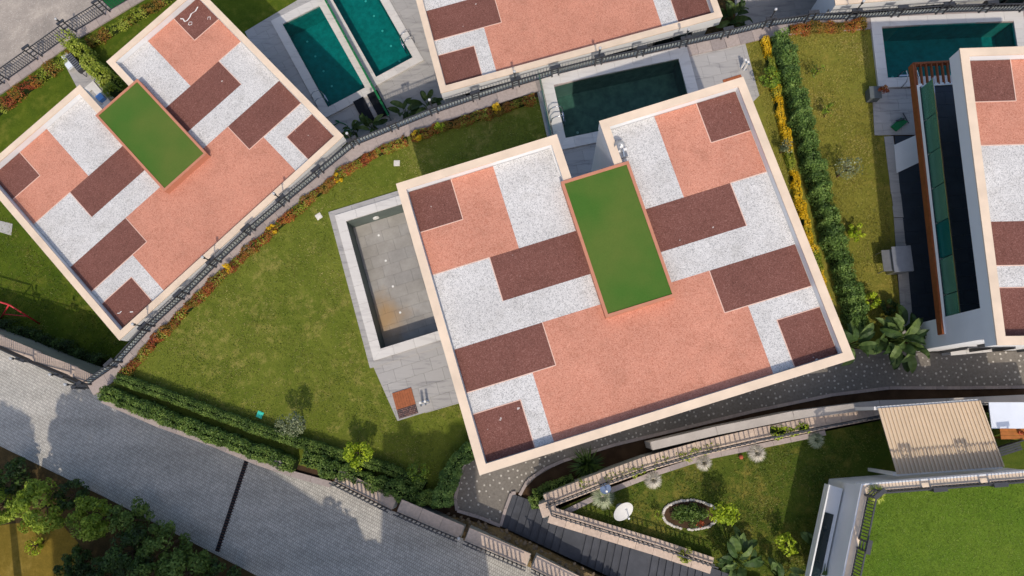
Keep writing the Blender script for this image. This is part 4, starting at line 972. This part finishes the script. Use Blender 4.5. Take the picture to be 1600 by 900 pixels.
# ---- turf roofed house -------------------------------------------------------
HZ = 5.0
hc = [G(1346,756,HZ).to_2d(), G(1640,733,HZ).to_2d(), G(1720,1050,HZ).to_2d(), G(1308,940,HZ).to_2d()]
t = thing('turf_roofed_house', 'white house with a lawn on its railed flat roof', 'house', (hc[0].x, hc[0].y, GZ)); o_ = t.location
part('wall', MB(o_).prism(grow(hc, -.12), GZ-.5, HZ-.5), 'plaster', t)
part('roof_slab', MB(o_).prism(hc, HZ-.52, HZ-.25, bottom=True), 'plaster', t)
i1 = grow(hc, -.06)
for i in range(4): part('parapet', MB(o_).prism([hc[i], hc[(i+1)%4], i1[(i+1)%4], i1[i]], HZ-.252, HZ), 'plaster', t)
i2 = grow(hc, -.065); i3 = grow(hc, -.36)
for i in range(4):
    a, b, c_, d_ = i2[i], i2[(i+1)%4], i3[(i+1)%4], i3[i]; k = 14
    for s_ in range(k): part('coping_stone', MB(o_).prism([a+(b-a)*(s_/k), a+(b-a)*((s_+.99)/k), d_+(c_-d_)*((s_+.99)/k), d_+(c_-d_)*(s_/k)], HZ-.26, HZ-.03), 'coping_cream', t)
part('roof_lawn', MB(o_).prism(grow(hc, -.365), HZ-.26, HZ-.08), 'turf', t)
# bay with a window on the garden side
wd_ = (hc[3]-hc[0]).normalized(); wn = Vector((wd_.y, -wd_.x)); wn = wn if wn.x < 0 else -wn; b0 = hc[0]+wd_*.35
bw = [b0+wn*.62, b0-wn*.05, b0+wd_*4.3-wn*.05, b0+wd_*4.3+wn*.62]
bay = part('balcony_slab', MB(o_).prism(bw, 3.1, 3.3, bottom=True), 'plaster', t)
part('skylight', MB(o_).prism([b0+wd_*1.1+wn*.5, b0+wd_*1.1+wn*.1, b0+wd_*3.9+wn*.1, b0+wd_*3.9+wn*.5], 3.3, 3.33), 'window_dark', bay)
part('slab_edge', MB(o_).obox((*(b0+wn*.6), 3.3), (*(b0+wd_*4.3+wn*.6), 3.3), .06, .3), 'white_paint', bay)
hr = grow(hc, -.3); R_ = []
for i in (3, 0): 
    a, b = hr[i], hr[(i+1)%4]; n_ = max(2, round((b-a).length/2.4)); R_ += [Vector((*(a+(b-a)*(k/n_)), HZ-.06)) for k in range(n_+(i == 0))]
railing('railing', 'black railing round the lawn on the flat roof', R_, .85, True, (), 'x', .12)
blades('potted_plant', 'spiky pale plant in the corner of the roof lawn', 1371, 772, HZ-.08, .45, .5, 'leaf_pale', 120, .02)
# pergola with ribbed roof
PZ = 4.0
pc = [G(1372,638,PZ).to_2d(), G(1530,626,PZ).to_2d(), G(1568,729,PZ).to_2d(), G(1402,741,PZ).to_2d()]
t = thing('pergola', 'lean-to pergola with a ribbed beige roof against the turf roofed house', 'pergola', (pc[0].x, pc[0].y, GZ)); o_ = t.location
N_ = 26
for k in range(N_):
    f0, f1 = k/N_, (k+.93)/N_; z0 = PZ
    a, b = pc[0]+(pc[1]-pc[0])*f0, pc[0]+(pc[1]-pc[0])*f1; c_, d_ = pc[3]+(pc[2]-pc[3])*f1, pc[3]+(pc[2]-pc[3])*f0
    sheet = part('roof_panel', MB(o_).prism([a, b, c_, d_], PZ-.05, PZ), 'panel_beige', t)
    part('rib', MB(o_).obox((b.x, b.y, PZ-.03), (c_.x, c_.y, PZ-.03), .05, .09), 'panel_beige', sheet)
for i, j in ((0, 1), (3, 2)): part('beam', MB(o_).obox((*pc[i], PZ-.22), (*pc[j], PZ-.22), .14, .16), 'white_paint', t)
for p in pc: part('leg', MB(o_).box(p.x-.07, p.x+.07, p.y-.07, p.y+.07, GZ-.02, PZ-.2), 'white_paint', t)
p = G(1585, 650, 3.4); t = thing('awning', 'white flat awning over the yard next to the ribbed pergola', 'awning', (p.x, p.y, GZ))
part('sheet', MB().box(-.95, 1.6, -.5, .55, 1.85, 1.9), 'white_awning', t)
for sx in (-.9, 1.5):
    for sy in (-.45, .5): part('leg', MB().tube([(sx, sy, 0), (sx, sy, 1.85)], .03, 6), 'grey_metal', t)
p = G(1590, 675, GZ+.75); t = thing('wooden_table', 'brown wooden table between the ribbed pergola and the white awning', 'table', (p.x, p.y, GZ))
for k in range(4): part('board', MB().box(-.7, .7, -.3+.155*k, -.3+.155*k+.145, .70, .74), 'table_wood', t)
for sx in (-.62, .62):
    for sy in (-.24, .24): part('leg', MB().box(sx-.03, sx+.03, sy-.03, sy+.03, 0, .7), 'table_wood', t)
p = G(1598, 676, GZ+.8); t = thing('flower_pot', 'pot of pink flowers on the brown wooden table', 'pot', (p.x-.1, p.y, GZ+.74)); part('pot', MB().tube([(0,0,0),(0,0,.14)], [.07,.1], 9), 'terracotta_pot', t)
P, d, tn = crown_points(60, .12, .12, .08, 5, .06, .1); link('flowers', leaf_mesh(P+np.array([0,0,.2]), rand_dirs(60, .9), .07, 'flowers', .6, tn), 'leaf_red', t)
tree('shrub', 'dark potted shrub beside the ribbed pergola and awning', 1548, 652, GZ, 1.2, .35, 'leaf_dark', 320, .1, 10, cat='shrub', trunk=.03)
p = G(1575, 702, GZ+.5); t = thing('garden_bench', 'dark metal garden bench in the shaded yard beside the ribbed pergola', 'bench', (p.x, p.y, GZ), .3)
for k in range(4): part('seat_slat', MB().box(-.6,.6,-.2+.1*k,-.12+.1*k,.42,.45), 'black_metal', t)
part('backrest', MB().box(-.6,.6,.2,.24,.5,.85), 'black_metal', t)
for sx in (-.55,.55):
    for sy in (-.18,.2): part('leg', MB().box(sx-.02,sx+.02,sy-.02,sy+.02,0,.42), 'black_metal', t)

# ================================================================ RIGHT VILLA BALCONY AND YARD
BZ = 3.1
bl = [G(1427+0, 99, BZ).to_2d(), G(1500, 93, BZ).to_2d()+Vector((1.2, 0)), G(1555, 515, BZ).to_2d()+Vector((1.2, 0)), G(1474, 522, BZ).to_2d()]
t = thing('balcony', 'long wooden edged balcony with a green glass balustrade', 'balcony', (bl[3].x, bl[3].y, 0)); o_ = t.location
fr = along(bl, 0, 3, .085); fr2 = along(bl, 1, 2, .085)
part('deck_slab', MB(o_).prism([fr+Vector((.1,0)), fr2, bl[2], bl[3]+Vector((.1,0))], BZ-.42, BZ-.12, bottom=True), 'plaster', t)
tiles(t, [fr+Vector((.22,-.06)), fr2+Vector((0,-.06)), bl[2]+Vector((0,.05)), bl[3]+Vector((.22,.05))], math.radians(2), .9, .6, BZ-.085, 'shade_paving', 'deck_tile')  # deck tiles carry the shade under the roof in their colour
part('wood_fascia', MB(o_).obox((*bl[0], BZ-.38), (*bl[3], BZ-.38), .08, .38), 'wood_orange', t)
part('wood_fascia', MB(o_).obox((*bl[0], BZ-.30), (*bl[1], BZ-.30), .09, .3), 'wood_orange', t)
part('white_rim', MB(o_).obox((*(fr+Vector((.11,0))), BZ-.12), (*(bl[3]+Vector((.11,0))), BZ-.12), .12, .1), 'white_paint', t)
part('white_rim', MB(o_).obox((*(fr+Vector((.1,.0))), BZ-.12), (*fr2, BZ-.12), .12, .09), 'white_paint', t)
n_ = 11
for k in range(n_):
    a = along(bl, 0, 1, .03+.8*k/n_); b = fr+(fr2-fr)*(.03+.8*k/n_)
    part('slat', MB(o_).obox((*a, BZ-.14), (*b, BZ-.14), .06, .12), 'wood_orange', t)
ga, gb = fr+Vector((.26,-.12)), bl[3]+Vector((.26,.1)); k = 7
for i in range(k):
    a = ga+(gb-ga)*(i/k+.002); b = ga+(gb-ga)*((i+1)/k-.002)
    part('glass_panel', MB(o_).obox((*a, BZ-.08), (*b, BZ-.08), .02, 1.0), 'glass_teal' if i == 4 else 'glass', t)
part('handrail', MB(o_).obox((*ga, BZ+.92), (*gb, BZ+.92), .035, .03), 'steel', t)
for i in range(k+1):
    p = ga+(gb-ga)*(i/k); part('clamp', MB(o_).box(p.x-.03,p.x+.03,p.y-.03,p.y+.03, BZ-.084, BZ+.05), 'steel', t)
# stone panel by the corner of the villa
p = G(1486, 549, .9); t = thing('stone_ledge', 'pale stone slab ledge at the foot of the balcony villa corner', 'ledge', (p.x, p.y, 0), math.radians(5))
for k in range(3): part('slab', MB().box(.0+.7*k, .69+.7*k, -.18, .3, .75, .85), 'coping_stone_white', t)
part('base', MB().box(.05, 2.05, -.12, .26, 0, .75), 'plaster', t)
# grey cabinet
p = G(1402, 408, .5); t = thing('metal_cabinet', 'grey metal cabinet with sloping lid on the edge of the paving', 'cabinet', (p.x, p.y, 0), math.radians(2))
part('body', MB().box(-.36, .36, -.55, .55, .05, .9), 'grey_metal', t); part('lid', MB().add([(-.4,-.6,.9),(.4,-.6,.9),(.4,.6,.9),(-.4,.6,.9),(-.4,-.6,.94),(.4,-.6,1.08),(.4,.6,1.08),(-.4,.6,.94)], [(0,3,2,1),(4,5,6,7),(0,1,5,4),(1,2,6,5),(2,3,7,6),(3,0,4,7)]), 'grey_metal', t)
part('side_shelf', MB().box(-.78, -.38, -.5, .5, .7, .74), 'grey_metal', t)
for sy in (-.45,.45): part('leg', MB().box(-.74,-.7,sy-.02,sy+.02,0,.7), 'grey_metal', t)
p = G(1369, 148, .3); t = thing('planter', 'dark grey planter with a red brown shrub beside the teal pool', 'planter', (p.x, p.y, .05)); part('box', MB().box(-.4,.1,-.28,.28,0,.5), 'planter_grey', t); part('rim', MB().box(-.43,.13,-.31,.31,.5,.54), 'planter_grey', t)
P, d, tn = crown_points(260, .3, .25, .25, 8, .12, .1); link('shrub', leaf_mesh(P+np.array([.15,.05,.75]), rand_dirs(260, .8), .09, 'shrub', .5, tn), 'leaf_red', t)
p = G(1406, 193, .1); t = thing('push_broom', 'green bristled broom head and dark handle lying on the paving', 'broom', (p.x, p.y, .055))
part('bristles', MB().prism([(-.45,-.15),(.05,.28),(.35,.05),(-.2,-.4)], 0, .12), 'green_mesh', t); part('handle', MB().tube([(.2,.55,.04),(.42,0,.05)], .025, 6), 'black_metal', t); part('head', MB().obox((-.2,.1,.1),(.2,.22,.1), .08, .06), 'black_metal', t)
# glass screen at the end of the dark pool
t = thing('glass_screen', 'low frosted glass screen at the white end of the dark pool', 'screen', G(843, 125, .05)); o_ = t.location; a, b = G(842, 122, .05), G(861, 216, .05)
for k in range(4): part('glass_panel', MB(o_).obox(a+(b-a)*(k/4+.005), a+(b-a)*((k+1)/4-.005), .02, .75), 'glass', t)
part('base_rail', MB(o_).obox(a-Vector((.02,0,0)), b-Vector((.02,0,0)), .14, .06), 'grey_metal', t)
# showers
def shower(x, y, ang, label, lab2, px2):
    p = G(x, y, .08); t = thing('shower_tray', label, 'shower tray', (p.x, p.y, .052), ang, 'wooden shower trays')
    for k in range(8): part('board', MB().box(-.47+.118*k, -.47+.118*k+.112, -.18, .62, .0, .05), 'wood_deck', t)
    fr_ = part('frame', MB().box(-.47,.472,-.62,-.185,0,.03), 'black_metal', t)
    for k in range(60):
        r = random.uniform(.03,.055); part('pebble', MB().sphere((-.42+.84*((k%12)/11)+random.uniform(-.01,.01), -.57+.085*(k//12), .04), r, 6, 4, .6), 'pebble', t)
    for k, (a, b) in enumerate(px2):
        q = G(a, b, .05); s = thing('shower_post', lab2, 'shower post', (q.x, q.y, .052), ang, 'white shower posts'); part('column', MB().tube([(0,0,0),(0,0,.75)], .06, 8), 'white_paint', s); part('head', MB().tube([(0,0,.68),(0,-.16,.72)], .035, 6), 'steel', s); part('base_plate', MB().box(-.09,.09,-.09,.09,0,.02), 'steel', s)
shower(633, 630, VA, 'wooden shower tray with dark pebbles on the terrace below the empty pool', 'white shower post standing beside the shower tray below the empty pool', ((661,630),(668,628)))
shower(1150, 138, VA, 'wooden shower tray showing past the roof corner of the main villa', 'white shower post on the sunny terrace beside the dark pool', ((1159,105),(1163,108)))
# small things on the lawn
for k, (x, y, m_, lab) in enumerate(((620,255,'white_stone','small white inspection lid on the lawn near the shadow of the villa'), (498,338,'white_stone','small white inspection lid on the lawn beside the empty pool'), (406,648,'teal_lid','small teal square inspection lid on the lawn by the clipped hedge'))):
    p = G(x, y, .02); t = thing('inspection_lid', lab, 'lid', (p.x, p.y, 0), .6*k); part('frame', MB().box(-.15,.15,-.15,.15,-.02,.03), m_, t); part('cover', MB().box(-.12,.12,-.12,.12,.03,.042), m_, t)
# red swing frame on the low lawn
t = thing('swing_set', 'red metal swing frame on the low lawn by the road wall', 'swing', G(5, 505, LOW)); o_ = t.location
a, b = G(12, 478, LOW+1.6), G(-80, 462, LOW+1.6)
a = G(14, 476, LOW+1.9); b = G(-110, 440, LOW+1.9)
part('top_bar', MB(o_).tube([a, b], .05, 8), 'red_metal', t, True)
for tp, feet in ((a, [(0,500),(62,506)]), (b, [(-130,480),(-60,470)])):
    for f in feet: part('leg', MB(o_).tube([tp, G(*f, LOW)], .045, 8), 'red_metal', t, True)
part('brace', MB(o_).tube([a.lerp(G(0,500,LOW), .6), a.lerp(G(62,506,LOW), .6)], .03, 6), 'red_metal', t)
for k in (.4, .6):
    p = a.lerp(b, k); part('chain', MB(o_).tube([p, p-Vector((0,0,1.3))], .012, 4), 'grey_metal', t)
p = a.lerp(b, .5); part('seat', MB(o_).box(p.x-.3,p.x+.3,p.y-.1,p.y+.1,p.z-1.34,p.z-1.3), 'red_metal', t)
# loungers by the plunge pool
p = G(108, 97, LOW+.2); t = thing('grey_daybed', 'pale grey daybed on the paving beside the conifers', 'daybed', (p.x, p.y, LOW+.04), math.radians(-48)); part('base', MB().box(-.55,.55,-.32,.32,0,.22), 'concrete', t); part('cushion', MB().box(-.5,.5,-.28,.28,.22,.34), 'white_awning', t)
p = G(124, 103, LOW+.4); t = thing('barbecue_grill', 'long black barbecue grill against the conifers', 'grill', (p.x, p.y, LOW+.04), math.radians(-48)); part('firebox', MB().box(-.7,.7,-.2,.2,.55,.85), 'black_metal', t)
for k in range(9): part('grate_bar', MB().box(-.64+.15*k,-.6+.15*k,-.18,.18,.86,.88), 'grey_metal', t)
for sx in (-.6,.6):
    for sy in (-.15,.15): part('leg', MB().box(sx-.02,sx+.02,sy-.02,sy+.02,0,.55), 'black_metal', t)
p = G(158, 153, LOW+.3); t = thing('pool_step', 'blue pool step beside the small plunge pool', 'step', (p.x, p.y, LOW+.155), math.radians(-48))
plain('blue_plastic', (96,140,200), .05, 4, .4)
part('tread', MB().box(-.22,.22,-.2,.2,.25,.3), 'blue_plastic', t); part('riser', MB().box(-.2,.2,-.18,.18,0,.25), 'blue_plastic', t)

# ================================================================ SOUTH SIDE TREES
def gtree(label, x, y, h, r, mat, n, ls, name='tree', cat='tree', rz=None, cl=30):
    p = GP(x, y, lambda X: zr(X)+h*.55); z0 = zr(p.x); tree(name, label, 0, 0, z0, h, r*1.15, mat, int(n*1.7), ls, cl, cat=cat, world=(p.x, p.y), trunk=.07, rz=rz)
for x, y, h, r, mt, n, lab in ((20,745,1.6,1.0,'leaf_dark',1300,'dark bush at the road edge, farthest from the drain channel'),(8,785,2.0,.9,'leaf_bush',1500,'sunlit bush at the corner of the dry grass'),(70,795,2.4,1.3,'leaf_bush',3000,'large bright green bush above the dry grass'),(120,770,1.6,.8,'leaf_dark',900,'small dark bush between the road and the bright green bush'),(150,815,2.2,1.1,'leaf_bush',2200,'bright green bush beside the dry grass and the dark bushes'),
  (205,810,1.8,1.0,'leaf_road',1500,'dark bush against the brown road verge'),(205,860,2.4,1.2,'leaf_dark',2400,'rounded dark bush behind the dry grass'),(262,850,2.2,1.2,'leaf_road',2200,'green bush below the drain channel'),(300,890,2.4,1.2,'leaf_road',2400,'dark bush nearest the end of the drain channel'),(235,905,2.4,1.2,'leaf_road',2200,'green bush behind the rounded dark bush'),(118,880,1.6,.9,'leaf_dark',1400,'lone dark bush at the edge of the dry grass'),(345,905,1.8,.9,'leaf_dark',1200,'dark bush at the bottom of the road verge'),(165,905,2.0,1.0,'leaf_dark',1500,'dark bush standing between the lone bush and the green bush'),(55,850,1.0,.45,'leaf_lime',260,'thin yellow green sapling on the dry grass')):
    gtree(lab, x, y, h, r, mt, n, .15 if 'sapling' not in lab else .11, 'bush' if 'sapling' not in lab else 'sapling', 'bush' if 'sapling' not in lab else 'sapling')
# unseen tall trees and two blocks, added to throw shade on road and lawn
for k, (x, y, h, r, lo) in enumerate(((-33.5,-8.6,11.5,1.9,.68),(-30.0,-9.0,11.5,1.8,.7),(-26.6,-9.6,12.5,1.8,.7),(-23.6,-10.2,12.5,1.9,.66),(-20.4,-11.2,13.0,2.1,.64),(-9.0,-12.6,10.0,1.9,.2),(-7.6,-14.2,10.5,1.5,.2))):
    tree('shade_tree', ('unseen tall leafy tree at the far end of the road row','unseen tall leafy tree behind the dry grass','unseen tall leafy tree second from the long shade block','unseen tall leafy tree third from the far end of the road row','unseen tall leafy tree at the end of the long shade block','unseen round leafy tree between the two shade blocks','unseen slim leafy tree against the narrow shade block')[k], 0, 0, zr(x), h, r, 'leaf_tree', 9000, .34, 46, world=(x, y), trunk=.2, group='unseen trees added to shade the road', low=lo)
ra_ = math.atan2(-6.9, 14); t = thing('shade_block', 'unseen long plain block added to shade the setted road', 'building', (-18.8, -13.6, -4), ra_, 'unseen blocks added to shade the road')  # added out of view to keep the road in shade
part('wall', MB().box(0, 11.7, -9, 0, 0, 21.4), 'wall_block', t); part('roof', MB().box(-.2, 11.9, -9.2, .15, 21.4, 21.6), 'coping_cream', t)
for f in range(5):
    for x in range(5):
        w_ = part('window', MB().box(.6+x*2.25, 1.8+x*2.25, .0, .03, 1.2+f*3.2, 2.8+f*3.2), 'white_paint', t); part('pane', MB().box(.7+x*2.25, 1.7+x*2.25, .02, .05, 1.3+f*3.2, 2.7+f*3.2), 'window_dark', w_)
t = thing('shade_block', 'unseen narrow white block with chimneys, shaped for its shadow on the lawn', 'building', (-1.6, -19, 1.0), 0, 'unseen blocks added to shade the road'); o_ = t.location  # out of view; its width is shaped by the shadow wanted on the lawn
part('wall', MB(o_).box(-5.2, -1.4, -24, -15.2, 0, 18), 'wall_block', t)
part('roof', MB(o_).box(-5.5, -1.1, -24.3, -14.9, 18, 18.3), 'coping_cream', t)
for (x0, x1, y0, y1, h) in ((-4.6,-4.0,-16.2,-15.6,1.6),(-3.2,-2.6,-16,-15.5,.9),(-2.2,-1.5,-18,-15.6,1.5)): part('chimney', MB(o_).box(x0,x1,y0,y1,18.3,18.3+h), 'wall_block', t)
for f in range(4):
    for x in (-4.6,-2.9):
        w_ = part('window', MB(o_).box(x-.1,x+1.1,-15.22,-15.16,4+f*3.4,5.6+f*3.4), 'white_paint', t); part('pane', MB(o_).box(x,x+1.0,-15.18,-15.14,4.1+f*3.4,5.5+f*3.4), 'window_dark', w_)

# ================================================================ GRASS, ROOF SCUFFS
def grass(label, px, z, n, mat, size=.085, avoid=()):
    poly = [Vector((p.x, p.y)) for p in xy(px, z)]; A = np.array([[p.x, p.y] for p in poly]); lo, hi = A.min(0), A.max(0)
    Q = rng.uniform(lo, hi, (int(n*2.2), 2)); ins = np.zeros(len(Q), bool)
    for i in range(len(A)):
        a, b = A[i], A[i-1]; c = (a[1] > Q[:, 1]) != (b[1] > Q[:, 1]); xx = (b[0]-a[0])*(Q[:, 1]-a[1])/(b[1]-a[1]+1e-12)+a[0]; ins ^= c & (Q[:, 0] < xx)
    for q in avoid:
        q = ccw([Vector(p[:2]) for p in q]); k = np.ones(len(Q), bool)
        for i in range(len(q)):
            a, b = q[i], q[(i+1) % len(q)]; k &= ((b.x-a.x)*(Q[:, 1]-a.y)-(b.y-a.y)*(Q[:, 0]-a.x)) > 0
        ins &= ~k
    Q = Q[ins][:n]; n = len(Q); x, y = Q[:, 0], Q[:, 1]
    tn = .5+.22*np.sin(x*.9+1.3*np.sin(y*.7))*np.sin(y*1.1+.8*np.sin(x*.5))+.12*np.sin(x*3.1+y*2.3)+rng.normal(0, .17, n)
    keep = rng.uniform(0, 1, n) < .55+.45*np.sin(x*1.7+np.sin(y*2.1))*np.sin(y*1.3-x*.6); Q, tn = Q[keep], tn[keep]; n = len(Q)
    P = np.column_stack([Q, np.full(n, z+size*.28)]); o = link('grass', leaf_mesh(P, rand_dirs(n, .35), size, 'grass', .35, tn, .2), mat)
    tag(o, label, 'grass', kind='stuff')
leaf('grass_main', (92, 110, 38), (128, 136, 58), (178, 168, 102)); leaf('grass_right', (116, 122, 50), (156, 150, 70), (190, 174, 104)); leaf('grass_dark', (70, 94, 32), (106, 120, 48), (150, 144, 76)); leaf('grass_roof', (100, 130, 44), (122, 146, 56), (148, 158, 76))
wt = xy([(581,568),(690,535),(735,625),(621,658)])
grass('short mown grass of the main lawn', [(186,596),(252,525),(347,436),(402,388),(452,346),(562,250),(642,216),(844,156),(862,215),(800,300),(740,600),(750,690),(700,780),(600,745),(500,715),(340,658),(200,602)], 0, 52000, 'grass_main', avoid=[grow(P1, .95), wt])
grass('short mown grass beside the yellow hedge', [(1166,66),(1196,58),(1250,310),(1292,470),(1250,400),(1186,150)], .002, 9000, 'grass_right')
grass('short mown grass between the tall hedge and the teal pool', [(1232,56),(1354,44),(1366,205),(1380,230),(1396,420),(1404,500),(1352,515),(1300,330)], .004, 26000, 'grass_right')
grass('short mown grass of the walled garden', [(890,802),(948,770),(1022,744),(1290,680),(1400,658),(1340,760),(1300,900),(1120,895),(1030,850)], GZ, 24000, 'grass_dark', avoid=[[(bc.x+1.2*math.cos(a), bc.y+.62*math.sin(a)) for a in np.linspace(0, 6.1, 14)]])
grass('short grass of the low lawn beside the roadside villa', [(-20,330),(0,330),(190,540),(150,585),(0,535),(-20,530)], LOW, 9000, 'grass_dark', .1)
ri = grow(hc, -.42); rp = [(0, 0)]
Q_ = [ri[0], ri[1], ri[2], ri[3]]
def grass_w(label, poly, z, n, mat, size):
    a, b, c, d = (np.array([p.x, p.y]) for p in poly); u = rng.uniform(0, 1, (n, 1)); v = rng.uniform(0, 1, (n, 1)); Q = (a*(1-u)+b*u)*(1-v)+(d*(1-u)+c*u)*v
    tn = .5+.15*np.sin(Q[:, 0]*1.1+Q[:, 1]*.7)+rng.normal(0, .16, n); o = link('grass', leaf_mesh(np.column_stack([Q, np.full(n, z+size*.25)]), rand_dirs(n, .4), size, 'grass', .35, tn, .2), mat); tag(o, label, 'grass', kind='stuff')
grass_w('short grass of the roof lawn', Q_, HZ-.08, 20000, 'grass_roof', .05)
def scuff(par, u, v, pts, w):
    hz = .4-(LOW+.1); mb = MB()
    for (a, b) in zip(pts, pts[1:]):
        mb.obox((u+a[0], -(v+a[1]), hz-.399), (u+b[0], -(v+b[1]), hz-.399), w*random.uniform(.5, 1.2), .004)
    part('white_scuff', mb, 'white_paint', par)
scuff(vl, 12.9, .6, [(0, 0), (.1, .12), (.05, .3), (.2, .35), (.42, .3), (.6, .2), (.85, .25), (1.1, .15)], .05)
scuff(vl, 13.0, 1.15, [(0, 0), (.12, -.05), (.22, .05), (.12, .16), (0, .08), (0, 0)], .03)
scuff(vl, 13.9, 1.7, [(0, 0), (.1, -.1), (.2, -.02), (.1, .1)], .03)
scuff(vl, .6, 10.6, [(0, 0), (.1, .08), (.22, .06)], .04); scuff(vl, 1.1, 11.0, [(0, 0), (.12, .1)], .04)
